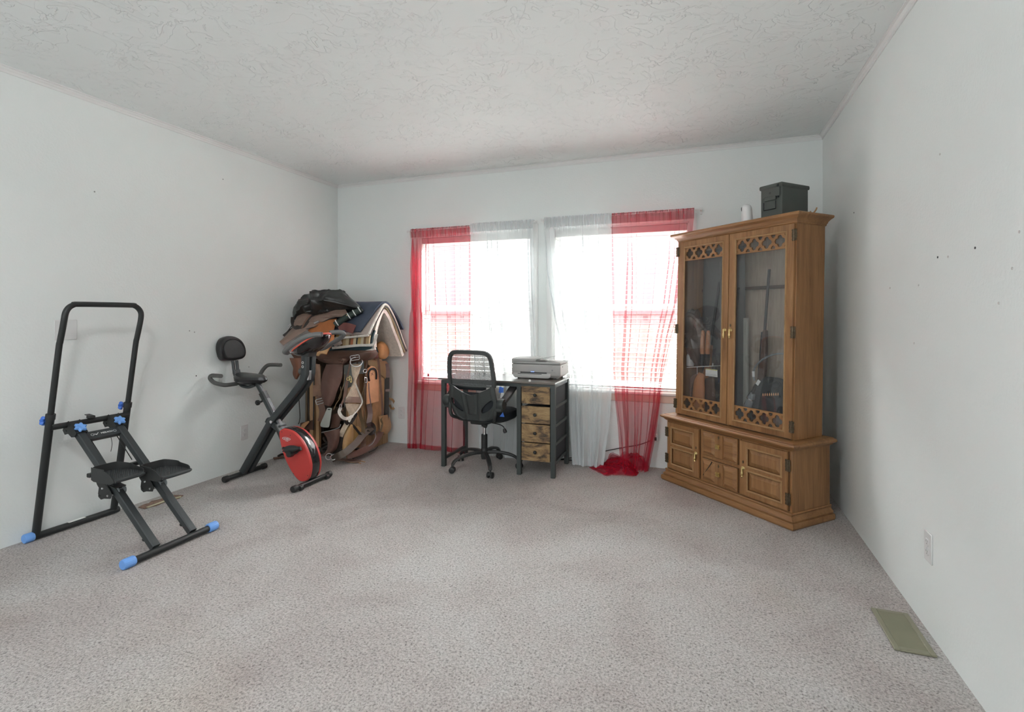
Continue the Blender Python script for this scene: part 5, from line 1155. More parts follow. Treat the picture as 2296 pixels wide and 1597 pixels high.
# brown plastic bag high up on the left
t = inside('plastic_bag', 'crumpled dark brown plastic bag at the left inside the cabinet', 'bag', -.37, .2, .93)
q = dense([Wd(x, y, .20) for x, y in ((232, 860), (262, 848), (300, 880), (318, 960), (325, 1040), (308, 1130), (300, 1195), (262, 1190), (232, 1120), (226, 1000))])
m = MB(); pillow(m, q, tuple(nf), .05, .04, 8, .030, 16, 3); m.build('bag_body', 'bag2', t)
# pair of wooden tool handles with black sockets
for k, (xa, xb) in enumerate(((322, 326), (354, 360))):
    t = thing('tool_handle', 'orange wooden handle with black socket, %s of the pair behind the left door' % ('left one' if k == 0 else 'right one'), 'tool handle', tuple(Wd(xa, 1200, .17)), 0, 'orange handles in the cabinet')
    a, b = Wd(xa, 1132, .17), Wd(xb, 985, .17); ax = (b-a).normalized(); Lh = (b-a).length
    MB().lathe([(0, 0), (.016, 0), (.0185, .02), (.017, Lh*.6), (.014, Lh*.93), (.010, Lh), (0, Lh+.003)], a, ax, 14).build('handle', 'orangewood', t)
    MB().lathe([(0, 0), (.017, 0), (.018, -.03), (.014, -.085), (0, -.09)], a, ax, 14).build('socket', 'gunmetal', t)
# wire shelf and white bottle
t = inside('wire_shelf', 'small white wire shelf on the left inside the cabinet', 'shelf', -.35, .2, .86)
a, b = Wd(225, 1216, .15), Wd(388, 1208, .15); m = MB()
for dd in (0, .05, .10): m.tube([a+cd_*dd, b+cd_*dd], .003, 6)
for k in range(6): p = a.lerp(b, k/5); m.tube([p, p+cd_*.10], .002, 6)
m.tube([b, b+Vector((0, 0, .02))], .003, 6); m.build('wire', 'white', t)
for s_ in (0.02, .98):
    p = a.lerp(b, s_)+cd_*.1; MB().tube([p, p-Vector((0, 0, p.z-.516))], .003, 6).build('post', 'white', t)
p = Wd(246, 1210, .19); p.z += .004
MB_ = MB().lathe([(0, 0), (.026, 0), (.028, .006), (.028, .075), (.022, .090), (.011, .098), (.011, .104), (0, .104)], p, (0, 0, 1), 18)
bt = tag(MB_.build('bottle', 'printerl'), 'white bottle on the wire shelf inside the cabinet', 'bottle'); ORG[bt] = Vector((0, 0, 0))
MB().lathe([(0, .104), (.014, .104), (.014, .122), (0, .124)], p, (0, 0, 1), 14).build('cap', 'white', bt)
# leather pieces low on the left
for k, (pts, mt, lb) in enumerate((
    ([(300, 1245), (332, 1262), (335, 1310), (330, 1402), (262, 1404), (268, 1350), (272, 1300)], 'orangewood2', 'orange leather rifle scabbard low behind the left glass door'),
    ([(268, 1262), (290, 1262), (268, 1320), (262, 1385), (246, 1386), (250, 1300)], 'lmid', 'narrow brown leather sheath at the far left of the cabinet floor'),
    ([(340, 1290), (375, 1275), (398, 1300), (396, 1420), (335, 1410), (328, 1340)], 'lbrown', 'dark brown leather holster between the scabbard and centre stile'))):
    q = [Wd(x, y, .15+.02*k) for x, y in pts]; mn = min(v.z for v in q)
    q = [Vector((v.x, v.y, v.z if v.z > mn+.03 else .520)) for v in q]
    m = MB(); pillow(m, dense(q, 4), tuple(nf), .022, .016, 6, .004, 12, k); tag(m.build('leather_scabbard', mt), lb, 'scabbard', 'leather pieces on the cabinet floor')
# right side: tube, bag, cartridges
t = thing('hydration_tube', 'grey drinking tube arching over the bags behind the right glass door', 'tube', tuple(Wd(655, 1300, .15)))
pth = [Wd(868, 1134, .17), Wd(800, 1130, .16), Wd(740, 1145, .15), Wd(690, 1175, .15), Wd(655, 1212, .15), Wd(642, 1255, .15), Wd(650, 1300, .15)]
MB().tube(pth, .0058, 10, smooth=5).build('tube', 'greycable', t)
MB().tube([Wd(642, 1240, .15), Wd(644, 1275, .15)], .009, 10).build('clip', 'white', t)
t2 = thing('rifle_sling', 'black strap with white tag behind the right glass door', 'strap', tuple(Wd(640, 1400, .15)))
m = MB(); m.tube([Wd(672, 1300, .16), Wd(658, 1340, .155), Wd(640, 1370, .15), Wd(630, 1405, .15)], .008, 8, smooth=4); m.build('strap', 'cable', t2)
a, b = Wd(664, 1325, .148), Wd(680, 1298, .148); MB().bar(a, b, .022, .003, tuple(nf)).build('tag', 'white', t2)
t = thing('steel_flask', 'tilted grey flask with steel ring low behind the right glass door', 'flask', tuple(Wd(615, 1480, .16)))
a, b = Wd(600, 1490, .15), Wd(640, 1380, .15); ax = (b-a).normalized(); L_ = (b-a).length
MB().lathe([(0, 0), (.024, 0), (.027, .01), (.024, L_*.75), (.016, L_), (0, L_)], a, ax, 18).build('body', 'greycable', t)
MB().lathe([(.022, L_*.68), (.030, L_*.68), (.030, L_*.74), (.022, L_*.74)], a, ax, 18).build('ring', 'chrome', t)
t = thing('gear_bag', 'black gear bag filling the bottom of the cabinet behind the right door', 'bag', tuple(Wd(760, 1500, .22)))
q = [Wd(x, y, .21) for x, y in ((650, 1330), (700, 1290), (760, 1275), (820, 1300), (866, 1330), (868, 1420), (866, 1500), (700, 1500), (600, 1490), (610, 1420))]
q = [Vector((v.x, v.y, max(v.z, .53))) for v in q]; m = MB(); pillow(m, dense(q, 4), tuple(nf), .060, .070, 8, .020, 12, 6); m.build('bag_body', 'chairf', t)
m = MB(); m.tube([Wd(690, 1330, .14), Wd(730, 1295, .14), Wd(780, 1290, .14), Wd(810, 1330, .14), Wd(770, 1365, .14)], .0035, 6, smooth=5); m.tube([Wd(830, 1330, .14), Wd(800, 1300, .14), Wd(740, 1320, .14)], .003, 6, smooth=5); m.build('cord_loop', 'cable', t)
for k in range(8):
    p = Wd(703+k*13.5, 1395-k*.4, .138); o = MB().lathe([(0, 0), (.0038, 0), (.0038, .010), (.0018, .016), (0, .018)], p, (0, 0, 1), 10).build('cartridge_tip', 'copper', t)
MB().bar(Wd(695, 1400, .146), Wd(808, 1396, .146), .018, .012, tuple(nf)).build('cartridge_loop_belt', 'cable', t)
t = thing('grey_case', 'light grey-green narrow case standing behind the right glass door', 'case', tuple(Wd(594, 1130, .25)))
m = MB(); a, b = Wd(594, 1225, .27), Wd(597, 905, .27); a.z = .52; m.bar(a, b, .036, .02, tuple(nf)); m.build('body', 'greengrey', t)

# ---- on top of the cabinet
ct = leanf(Vector((0, 0, 1.870)))
def TL(x, y, z=0): return cworld(x, y+.0315, 1.8702+z)
u1 = cab_local(1748, 480, .06+.03).x; w2, dl_ = .150, .250; y0 = .080
t = thing('ammo_can', 'olive grey metal ammunition can standing on top of the cabinet', 'ammunition can', tuple(TL(u1-w2/2, y0+dl_/2)))
Hc = .205
def cbox(m, x0, x1, y0_, y1_, z0, z1): m.add([TL(x, y, z) for x in (x0, x1) for y in (y0_, y1_) for z in (z0, z1)], [(0, 1, 3, 2), (4, 6, 7, 5), (0, 4, 5, 1), (2, 3, 7, 6), (0, 2, 6, 4), (1, 5, 7, 3)]); return m
cbox(MB(), u1-w2, u1, y0, y0+dl_, 0, Hc-.022).build('body', 'can', t, bevel=.006)
m = MB(); rows = [(.004, 0, Hc-.026), (.004, 0, Hc-.010), (.001, 0, Hc-.004), (-.006, 0, Hc)]
m.rings([[TL(u1-w2-e, y0-e, z), TL(u1+e, y0-e, z), TL(u1+e, y0+dl_+e, z), TL(u1-w2-e, y0+dl_+e, z)] for e, _, z in [(.003, 0, Hc-.028), (.005, 0, Hc-.022), (.005, 0, Hc-.008), (.002, 0, Hc-.003), (-.006, 0, Hc)]]); m.build('lid', 'can', t)
m = MB(); cbox(m, u1-w2+.020, u1-.010, y0-.010, y0-.001, Hc-.085, Hc-.028); cbox(m, u1-w2+.035, u1-.035, y0-.013, y0-.001, Hc-.105, Hc-.080); la = m.build('latch', 'can', t, bevel=.002)
m = MB(); c = TL(u1-w2/2-.002, y0-.0105, Hc-.058); m.lathe([(0, 0), (.006, 0), (.006, .001), (0, .001)], c, tuple(nf), 12); m.build('latch_hole', 'slot', la)
m = MB(); pts = [(u1-w2+.028, Hc-.112), (u1-w2+.028, Hc-.160), (u1-.038, Hc-.160), (u1-.038, Hc-.112)]; m.tube([TL(x, y0-.008, z) for x, z in pts], .003, 8); m.build('wire_bail', 'gunmetal', t)
m = MB(); cbox(m, u1-.030, u1-.018, y0-.008, y0-.001, Hc-.095, Hc-.012); m.build('hinge_pin', 'gunmetal', t)
u2 = cab_local(1675, 480, .14).x
t = thing('security_camera', 'rounded white security camera standing on top of the cabinet', 'camera', tuple(TL(u2, .11)))
def egg(s, v):
    a = 2*pi*s; z = .003+.118*v; r = .031+.006*(1-v); r = r*(1 if v < .72 else math.sqrt(max(0.0004, 1-((v-.72)/.28)**2))); return TL(u2+r*cos(a), .11+r*sin(a)*.92-.006*v, z)
m = MB(); m.rings([[egg(k/28, v/16) for k in range(28)] for v in range(17)]); m.build('shell', 'white', t)
m = MB(); m.lathe([(0, 0), (.016, 0), (.013, .004), (0, .005)], TL(u2-.024, .09, .088), tuple(-cu_*.85+nf*.5), 18); m.build('lens_face', 'gloss', t)
MB().lathe([(0, 0), (.030, 0), (.028, .004), (0, .004)], TL(u2, .11, 0), (0, 0, 1), 24).build('foot_ring', 'white', t)
t = thing('antler_tip', 'small curved tan antler tip lying on the cabinet top', 'antler', tuple(TL(.46, .25)))
m = MB(); m.tube([TL(.42, .25, .006), TL(.45, .25, .007), TL(.480, .25, .010), TL(.498, .248, .024), TL(.506, .246, .038)], .0045, 8, smooth=4, scales=None); m.tube([TL(.466, .25, .008), TL(.463, .249, .024)], .004, 8); m.build('antler', 'ltan', t)
# ================================================================== SADDLE RACK IN THE CORNER
EYEV = Vector((0, 0, EYE))
def zA(x, y): return (620+x/7.653, 640+y/7.653)
def zB(x, y): return (640+x/6.389, 800+y/6.389)
def skin(px, py, off=0.0):        # front plane of the rack, turning the corner at px~765 into its right side
    if px < 765: p = onY(px, py, 3.72)
    else: p = onV(px, py, (-2.905, 3.72), (-2.87, 4.40))
    return p+(EYEV-p).normalized()*off
def flank(px, py, off=0.0):       # sloping near flank of the pile
    r = Vector(ray(px, py)); P0 = Vector((-3.2, 3.62, .98)); n = Vector((0, -1, .9)).normalized(); t = (P0-EYEV).dot(n)/r.dot(n); return EYEV+r*t+n*off
def resample(pts, n):
    P = catmull([Vector((*p, 0)) if len(p) == 2 else Vector(p) for p in pts], 8); L = [0]
    for i in range(1, len(P)): L.append(L[-1]+(P[i]-P[i-1]).length)
    out = []; j = 0
    for k in range(n):
        t = L[-1]*k/(n-1)
        while j < len(P)-2 and L[j+1] < t: j += 1
        d = L[j+1]-L[j]; out.append(P[j].lerp(P[j+1], (t-L[j])/d if d > 1e-9 else 0))
    return out
def sheet(name, mat, parent, Lp, Rp, z, P=skin, off=.0, bulge=.012, th=.004, n=22, wob=.003, offs=None):
    A = resample(Lp, n); B = resample(Rp, n)
    def fn(s, t):
        k = t*(n-1); i = min(int(k), n-2); a = A[i].lerp(A[i+1], k-i); b = B[i].lerp(B[i+1], k-i); q = a.lerp(b, s); px, py = z(q.x, q.y)
        o = off+(offs[0]+(offs[1]-offs[0])*t if offs else 0)
        p = P(px, py, o+bulge*sin(pi*s)); p += (EYEV-p).normalized()*wob*(noise.noise(p*14)*1.6); return p
    m = MB(); m.grid(fn, 11, n, th); return m.build(name, mat, parent, smooth=60)
def strap(name, mat, parent, pts, z, w=.02, P=skin, off=.02, th=.004, smooth=5, offs=None):
    K = len(pts); Q = []
    for i, (x, y) in enumerate(pts):
        px, py = z(x, y); Q.append(P(px, py, offs[i] if offs else off))
    C2 = catmull(Q, smooth); m = MB(); rs = []
    for i, p in enumerate(C2):
        t = (C2[min(i+1, len(C2)-1)]-C2[max(i-1, 0)]).normalized(); v = (EYEV-p).normalized(); s = t.cross(v).normalized(); nn = s.cross(t)
        rs.append([p+s*w/2-nn*th/2, p+s*w/2+nn*th/2, p-s*w/2+nn*th/2, p-s*w/2-nn*th/2])
    m.rings(rs); return m.build(name, mat, parent, smooth=50)
def cordp(name, mat, parent, pts, z, r=.004, P=skin, off=.02, smooth=5):
    m = MB(); m.tube([P(*z(x, y), off) for x, y in pts], r, 7, smooth=smooth); return m.build(name, mat, parent)
def buckle(parent, c, z, w, h, ang=0.0, P=skin, off=.03, mat='steel', r=.003, rnd=False):
    o = P(*z(*c), off); v = (EYEV-o).normalized(); s = v.cross(Vector((0, 0, 1))).normalized()*-1; u = s.cross(v)*-1
    s2, u2 = s*cos(ang)+u*sin(ang), u*cos(ang)-s*sin(ang)
    if rnd: pts = [o+s2*(w/2*cos(a))+u2*(h/2*sin(a)) for a in [2*pi*k/20 for k in range(20)]]
    else: pts = [o+s2*(w/2*a)+u2*(h/2*b) for a, b in ((-1, -.7), (-.8, -1), (.8, -1), (1, -.7), (1, .7), (.8, 1), (-.8, 1), (-1, .7))]
    m = MB(); m.tube(pts, r, 7, closed=True)
    if not rnd: m.tube([o-s2*w/2, o+s2*w/2], r*.8, 6)
    return m.build('buckle', mat, parent)

# ---- wooden stand
ST = thing('saddle_stand', 'tan wooden saddle stand with horseshoe on its side in the back left corner', 'saddle stand', (-3.15, 4.05, 0))
XS = -2.925
def side(x, y, off=0.0): return onX(*zB(x, y), XS+off)
def board(pts, nm='side_board', th=.022, off=0.0, mat='standwood'):
    q = [side(x, y, off) for x, y in pts]; q = [Vector((p.x, min(p.y, 4.43), max(p.z, .0))) for p in q]; return MB().poly(q, (th, 0, 0)).build(nm, mat, ST, bevel=.003)
ya, yb_ = 3.80, 4.425
edges = [3.80, 3.93, 4.06, 4.20, 4.325, 4.425]
tops = [.62, .72, .93, .93, .80]
for i in range(5):
    a, b = edges[i]+.002, edges[i+1]-.002; zt = tops[i]; m = MB()
    pts = [(XS, a, .0), (XS, b, .0), (XS, b, zt-.03)]+[(XS, (a+b)/2+(b-a)/2*cos(t), zt-.03+.03*sin(t)) for t in [pi*k/8 for k in range(1, 8)]]+[(XS, a, zt-.03)]
    m.poly(pts, (.022, 0, 0)); m.build('side_board', 'standwood', ST, bevel=.003)
for i in range(4): MB().box(-3.38, -3.36, edges[i]+.002, edges[i+1]-.002, 0, .85).build('side_board', 'standdark', ST, bevel=.003)  # rear boards coloured darker for the shade inside the stand
MB().box(-3.37, -2.93, 3.90, 3.93, .30, .42).build('cross_rail', 'standdark', ST, bevel=.003)  # cross rails carry the same painted-in shade
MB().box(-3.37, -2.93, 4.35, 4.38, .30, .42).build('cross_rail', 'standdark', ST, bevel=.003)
MB().bevbox(-3.38, -2.93, 4.00, 4.14, .84, .90, .02).build('top_beam', 'standwood', ST)
MB().box(-3.33, -3.29, 3.80, 3.84, 0, .86).build('front_post', 'standwood', ST, bevel=.003)
MB().box(-3.26, -3.225, 3.80, 3.83, 0, .80).build('front_post', 'standwood', ST, bevel=.003)
# horseshoe emblem on a rounded tan board
q = [side(x, y, .085) for x, y in ((1162, 360), (1160, 240), (1180, 165), (1225, 132), (1275, 145), (1318, 200), (1335, 300), (1330, 360))]
q += [Vector((XS+.085, q[-1].y, .45)), Vector((XS+.085, q[0].y, .45))]
MB().poly(q, (.012, 0, 0)).build('front_board', 'lpale', ST, bevel=.004)
pth = [side(x, y, .100) for x, y in ((1203, 350), (1192, 290), (1195, 225), (1222, 182), (1260, 172), (1292, 195), (1305, 250), (1302, 325))]
m = MB(); m.sweep(catmull(pth, 4), [(-.009, -.003), (.009, -.003), (.009, .003), (-.009, .003)], (1, 0, 0)); m.build('horseshoe', 'gunmetal', ST)
m = MB(); m.tube([side(1225, 235, .094), side(1262, 262, .094)], .0015, 5); m.tube([side(1255, 225, .094), side(1232, 270, .094)], .0015, 5); m.build('brand_mark', 'slot', ST)

# ---- tan saddle on the far side of the stand
t = thing('saddle', 'tan leather saddle under the pale fleece pads at the back of the stand', 'saddle', (-2.95, 4.2, .9), group='saddles on the stand')
def ob(pts, off=0.0, X=-2.84): return [onX(*zA(x, y), X+off) for x, y in pts]
m = MB(); pillow(m, dense(ob([(1745, 1000), (1800, 960), (1870, 1010), (1912, 1100), (1908, 1200), (1860, 1262), (1790, 1262), (1735, 1210)])), (1, 0, 0), .035, .06, 7); m.build('pommel', 'lrust2', t)
m = MB(); pillow(m, dense(ob([(1588, 1120), (1700, 1100), (1725, 1180), (1722, 1250), (1650, 1262), (1588, 1240)])), (1, 0, 0), .03, .05, 6); m.build('fork', 'maroon', t)
sheet('skirt', 'lolive2', t, [(1185, 45), (1180, 80), (1182, 110)], [(1440, 60), (1465, 180), (1430, 315)], zB, off=.045, bulge=.02, th=.008)
sheet('fender', 'ltan', t, [(1250, 300), (1245, 600), (1238, 820), (1255, 1080)], [(1400, 300), (1372, 560), (1345, 820), (1330, 1060)], zB, off=.035, bulge=.012, th=.006)
sheet('fender', 'ltan', t, [(1352, 300), (1345, 560), (1340, 880)], [(1470, 300), (1470, 600), (1440, 900)], zB, off=.020, bulge=.008, th=.006)
sheet('stirrup_cover', 'ltan', t, [(1335, 855), (1350, 960), (1362, 1070), (1405, 1120)], [(1465, 830), (1495, 900), (1512, 1010), (1470, 1095)], zB, off=.075, bulge=.035, th=.006)
strap('stirrup_loop', 'ltan', t, [(1475, 600), (1530, 615), (1562, 670), (1555, 735), (1520, 742), (1492, 690)], zB, .020, off=.02)
strap('stirrup_leather', 'ldark', t, [(1455, 300), (1452, 520), (1448, 760), (1436, 930), (1428, 965)], zB, .046, off=.065)
strap('stirrup_leather', 'lpurple', t, [(1450, 100), (1462, 200), (1470, 320), (1462, 500)], zB, .040, off=.075)
buckle(t, (1378, 890), zB, .02, .02, off=.095, mat='brass', rnd=True)

# ---- dark saddle facing the room
t = thing('saddle', 'dark brown leather saddle with grey stirrup under the saddlebags', 'saddle', (-3.15, 3.85, .8), group='saddles on the stand')
m = MB(); q = dense([onY(*zA(x, y), 3.80) for x, y in ((650, 1180), (900, 1130), (1200, 1120), (1500, 1120), (1640, 1140), (1560, 1280), (1300, 1330), (1130, 1370), (950, 1350), (760, 1300))]); pillow(m, q, (0, -1, 0), .08, .25, 8, .004, 10, 2); m.build('seat_jockey', 'lbrown', t)
sheet('fender', 'lmid2', t, [(590, 110), (535, 260), (512, 420), (520, 560), (565, 690)], [(822, 110), (812, 300), (745, 480), (690, 640), (640, 715)], zB, off=.085, bulge=.035, th=.006)
sheet('skirt', 'lbrown', t, [(545, 40), (600, 90), (640, 105)], [(930, 20), (880, 70), (820, 110)], zB, off=.095, bulge=.02, th=.007)
sheet('stirrup_leather', 'lmid3', t, [(415, 100), (425, 300), (430, 430), (455, 545)], [(495, 110), (505, 300), (512, 430), (520, 545)], zB, off=.075, bulge=.008)
strap('keeper', 'lmid3', t, [(395, 490), (450, 488), (515, 482)], zB, .095, off=.085)
strap('stirrup_leather', 'lmid', t, [(480, 545), (500, 660), (530, 770), (520, 870), (500, 930)], zB, .050, off=.085)
buckle(t, (490, 640), zB, .062, .042, .25, off=.105)
m = MB(); q = [skin(*zB(x, y), .12) for x, y in ((598, 735), (664, 738), (660, 800), (650, 870), (640, 930), (628, 1000), (600, 1016), (545, 1012), (505, 1000), (500, 965), (518, 920), (545, 860), (570, 800))]
v = (EYEV-q[0]).normalized(); m.poly([p for p in catmull(q+[q[0]], 3)][:-1], v*.028); m.build('stirrup', 'stirr', t, bevel=.004)
m = MB(); q = [skin(*zB(x, y), .137) for x, y in ((604, 752), (655, 752), (648, 800), (612, 800))]; pass
cordp('stirrup_bolt', 'slot', t, [(610, 756), (640, 757)], zB, .004, off=.137)
sheet('tapadero', 'lmid2', t, [(545, 1085), (590, 1150), (610, 1250), (590, 1350), (500, 1440)], [(780, 1030), (775, 1120), (760, 1230), (720, 1330), (640, 1400)], zB, off=.13, bulge=.05, th=.006)
sheet('tapadero_lining', 'lbrown', t, [(640, 850), (660, 900), (650, 980), (640, 1030)], [(790, 790), (800, 870), (780, 950), (770, 1010)], zB, off=.06, bulge=.02)
cordp('tapadero_edge', 'slotg', t, [(520, 1085), (640, 1060), (720, 1035), (775, 1010), (792, 970)], zB, .0035, off=.135)
sheet('swell_cover', 'lrust3', t, [(62, 20), (90, 95), (115, 160), (110, 250), (140, 320)], [(215, 20), (240, 80), (235, 180), (200, 260), (165, 325)], zB, P=lambda a, b, o: onY(a, b, 3.64)+(EYEV-onY(a, b, 3.64)).normalized()*o, bulge=.03, th=.006)
for y0_, y1_ in ((250, 900), (330, 960)):
    pass
cordp('saddle_string', 'ldark', t, [(192, 560), (200, 700), (208, 850), (200, 930), (185, 965)], zB, .0038, P=lambda a, b, o: onY(a, b, 3.60))
cordp('saddle_string', 'lolive', t, [(300, 360), (305, 560), (302, 760), (290, 910)], zB, .0035, off=.06)
cordp('saddle_string', 'ldark', t, [(320, 380), (325, 560), (335, 760), (345, 930)], zB, .0045, off=.07)
cordp('saddle_string', 'ldark', t, [(410, 150), (408, 420), (405, 700), (400, 1050)], zB, .006, off=.03)
sheet('near_fender', 'lbrown', t, [(215, 950), (215, 1000), (230, 1040)], [(400, 905), (410, 980), (400, 1050)], zB, P=lambda a, b, o: onY(a, b, 3.80), bulge=.01)
sheet('near_fender_lining', 'ltan', t, [(330, 920), (250, 960), (215, 1020), (208, 1090)], [(345, 935), (300, 985), (262, 1040), (240, 1100)], zB, P=lambda a, b, o: onY(a, b, 3.76), bulge=.01)

# ---- cinches, bridles and loose straps
t = thing('cinch', 'cream mohair cinch with brown centre patch hanging from a steel buckle', 'cinch', tuple(skin(*zB(980, 760), .15)))
buckle(t, (995, 15), zB, .075, .040, .15, off=.20); buckle(t, (1015, 75), zB, .100, .080, 0, off=.20, r=.0045, rnd=True)
sheet('mohair_band', 'mohair', t, [(940, 110), (950, 240), (975, 350), (920, 480), (870, 590), (848, 650)], [(1095, 100), (1050, 230), (1010, 360), (1050, 480), (1090, 600), (1098, 660)], zB, off=.13, bulge=.02, th=.008)
sheet('centre_patch', 'lflap', t, [(905, 572), (868, 610), (852, 655)], [(1055, 578), (1085, 620), (1092, 665)], zB, off=.142, bulge=.02, th=.006)
sheet('mohair_band', 'mohair', t, [(852, 670), (880, 760), (915, 830), (930, 870)], [(1090, 680), (1040, 750), (985, 830), (950, 880)], zB, off=.13, bulge=.016, th=.008)
strap('edge_cord', 'fleece', t, [(1000, 380), (1040, 480), (1085, 580), (1098, 660), (1040, 760), (960, 850), (915, 930), (905, 880)], zB, .012, off=.155, th=.008)
strap('edge_cord', 'fleece', t, [(790, 735), (770, 790), (800, 850), (850, 885), (905, 880), (960, 850)], zB, .026, off=.15, th=.010)
buckle(t, (790, 715), zB, .018, .04, off=.15, mat='slotg', rnd=True)

t = thing('cinch_strap', 'wide dark latigo strap curving from the stand down to a steel ring on the carpet', 'strap', tuple(skin(*zB(700, 1450), .2)))
def P2(a, b, o): return skin(a, b, o)
strap('strap_body', 'strapdark', t, [(1250, 1000), (1190, 1050), (1110, 1120), (1020, 1230), (900, 1340), (780, 1415), (665, 1465)], zB, .058, offs=[.08, .10, .13, .18, .24, .26, .22], P=P2)
strap('strap_loop', 'ldark', t, [(1170, 990), (1230, 965), (1268, 1010), (1262, 1080), (1215, 1100), (1165, 1070)], zB, .034, off=.11)
buckle(t, (690, 1440), zB, .055, .042, .5, off=.25, r=.004, rnd=True, mat='chrome')
buckle(t, (622, 1432), zB, .050, .050, .4, off=.22, r=.003, rnd=True)
t = thing('breast_collar', 'burgundy brown breast collar curving low along the right side of the stand', 'strap', tuple(skin(*zB(1100, 1400), .2)))
strap('strap_body', 'lmid2', t, [(1395, 1010), (1350, 1120), (1260, 1250), (1130, 1340), (990, 1400), (880, 1420)], zB, .050, offs=[.05, .10, .16, .20, .22, .22])
strap('strap_body', 'lmid', t, [(1110, 1180), (1120, 1260), (1090, 1330), (1040, 1370)], zB, .045, off=.14)
strap('strap_body', 'ldark', t, [(1380, 1060), (1300, 1180), (1200, 1300), (1100, 1390), (960, 1450)], zB, .022, offs=[.05, .08, .14, .18, .20])
cordp('tie_string', 'ldark', t, [(1320, 1290), (1280, 1330), (1200, 1370)], zB, .005, off=.2)
cordp('rolled_cord', 'slotg', t, [(1285, 1100), (1292, 1160), (1240, 1250), (1140, 1310), (1080, 1345)], zB, .004, off=.17)

t = thing('bridle', 'thin dark bridle reins with brass bit hanging beside the cream cinch', 'bridle', tuple(skin(*zB(900, 500), .12)))
for pts in ([(935, 60), (900, 230), (870, 380), (840, 560), (825, 660)], [(1030, 30), (1028, 180), (1045, 330), (1040, 440)], [(900, 310), (880, 430), (862, 540), (800, 700), (820, 780)], [(1175, 20), (1160, 120), (1150, 260), (1155, 420)]):
    strap('rein', 'lmid', t, pts, zB, .014, off=.11)
for pts in ([(1185, 40), (1170, 120), (1150, 200), (1165, 330)], [(1150, 300), (1110, 500), (1085, 620)], [(1125, 380), (1130, 700), (1135, 1000)], [(790, 430), (795, 560), (720, 690), (690, 760)], [(850, 250), (830, 420), (760, 600)]):
    cordp('string', 'lolive', t, pts, zB, .004, off=.10)
for x, y, w_, h_ in ((895, 320, .02, .022), (928, 318, .018, .05), (935, 345, .016, .03)): buckle(t, (x, y), zB, w_, h_, .2, off=.14, mat='brass', rnd=True)
buckle(t, (1152, 335), zB, .020, .045, 0, off=.13, mat='chrome'); buckle(t, (1140, 205), zB, .030, .030, 0, off=.13, mat='chrome', rnd=True)
t = thing('hanging_strap', 'mauve leather strap hanging in front of the tan side boards', 'strap', tuple(skin(*zB(1190, 700), .08)))
strap('strap_body', 'lpurple', t, [(1165, 380), (1172, 520), (1195, 680), (1215, 820), (1190, 960)], zB, .044, off=.075)
t = thing('hanging_strap', 'long narrow brown strap hanging from the pads over the tan boards', 'strap', tuple(skin(*zB(1360, 500), .08)))
strap('strap_body', 'lmid', t, [(1325, 0), (1345, 200), (1362, 400), (1382, 600), (1392, 840)], zB, .020, off=.10)
strap('strap_body', 'lolive', t, [(1385, 830), (1370, 900), (1385, 970), (1360, 1070)], zB, .018, off=.10)
t = thing('billet_strap', 'dark billet straps crossing in a V over the lower front of the stand', 'strap', tuple(skin(*zB(1000, 900), .08)))
strap('strap_body', 'lolive', t, [(1060, 740), (1075, 850), (1110, 960), (1115, 1080), (1130, 1230)], zB, .030, off=.115)
strap('strap_body', 'ldark', t, [(800, 830), (880, 960), (960, 980), (1060, 1100), (1130, 1220)], zB, .020, off=.12)
strap('strap_body', 'ldark', t, [(1000, 800), (960, 880), (910, 960), (850, 1100), (740, 1330), (700, 1400)], zB, .050, off=.09)
t = thing('saddle_flap', 'curved golden tan leather flap standing at the foot of the saddle stand', 'saddle flap', tuple(skin(*zB(900, 1200), .1)))
sheet('panel', 'lgold', t, [(935, 970), (880, 1040), (838, 1150), (822, 1260), (820, 1350)], [(965, 975), (970, 1080), (965, 1180), (935, 1280), (860, 1350)], zB, off=.10, bulge=.04, th=.008)
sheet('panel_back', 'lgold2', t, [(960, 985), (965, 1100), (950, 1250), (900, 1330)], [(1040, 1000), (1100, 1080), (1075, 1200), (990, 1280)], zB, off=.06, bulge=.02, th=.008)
strap('fleece_edge', 'mohair', t, [(880, 960), (850, 1010), (815, 1080), (790, 1140)], zB, .040, off=.10, th=.010)
# loose leather on the carpet
def G(a, b, o): return onZ(a, b, o)
t = thing('leather_strap', 'flat grey brown leather strap with tie strings lying on the carpet before the saddles', 'strap', tuple(onZ(*zB(950, 1490))))
Q = [onZ(*zB(x, y), .012) for x, y in ((760, 1470), (850, 1478), (950, 1492), (1060, 1500))]; m = MB(); m.sweep(catmull(Q, 5), [(-.030, -.003), (.030, -.003), (.030, .003), (-.030, .003)], (0, 0, 1)); m.build('strap_body', 'lflap', t)
for pts in ([(1050, 1500), (1100, 1500), (1142, 1508)], [(1030, 1505), (1060, 1525), (1080, 1532)], [(860, 1500), (930, 1512), (1040, 1515)]):
    MB().tube([onZ(*zB(x, y), .006) for x, y in pts], .0035, 6, smooth=4).build('tie_string', 'ltan' if pts[0][0] < 1055 else 'lolive', t)
t = thing('leather_strap', 'short brown leather tag lying by the left wall behind the red housing', 'strap', tuple(onZ(622, 1026)))
m = MB(); m.bar(onZ(613, 1028, .012), onZ(636, 1025, .012), .035, .012); m.build('strap_body', 'lmid', t, bevel=.003)
m = MB(); m.tube([onZ(624, 1023, .03), onZ(632, 1019, .035), onZ(640, 1020, .028)], .010, 7, smooth=3); m.build('buckle_end', 'ldark', t)

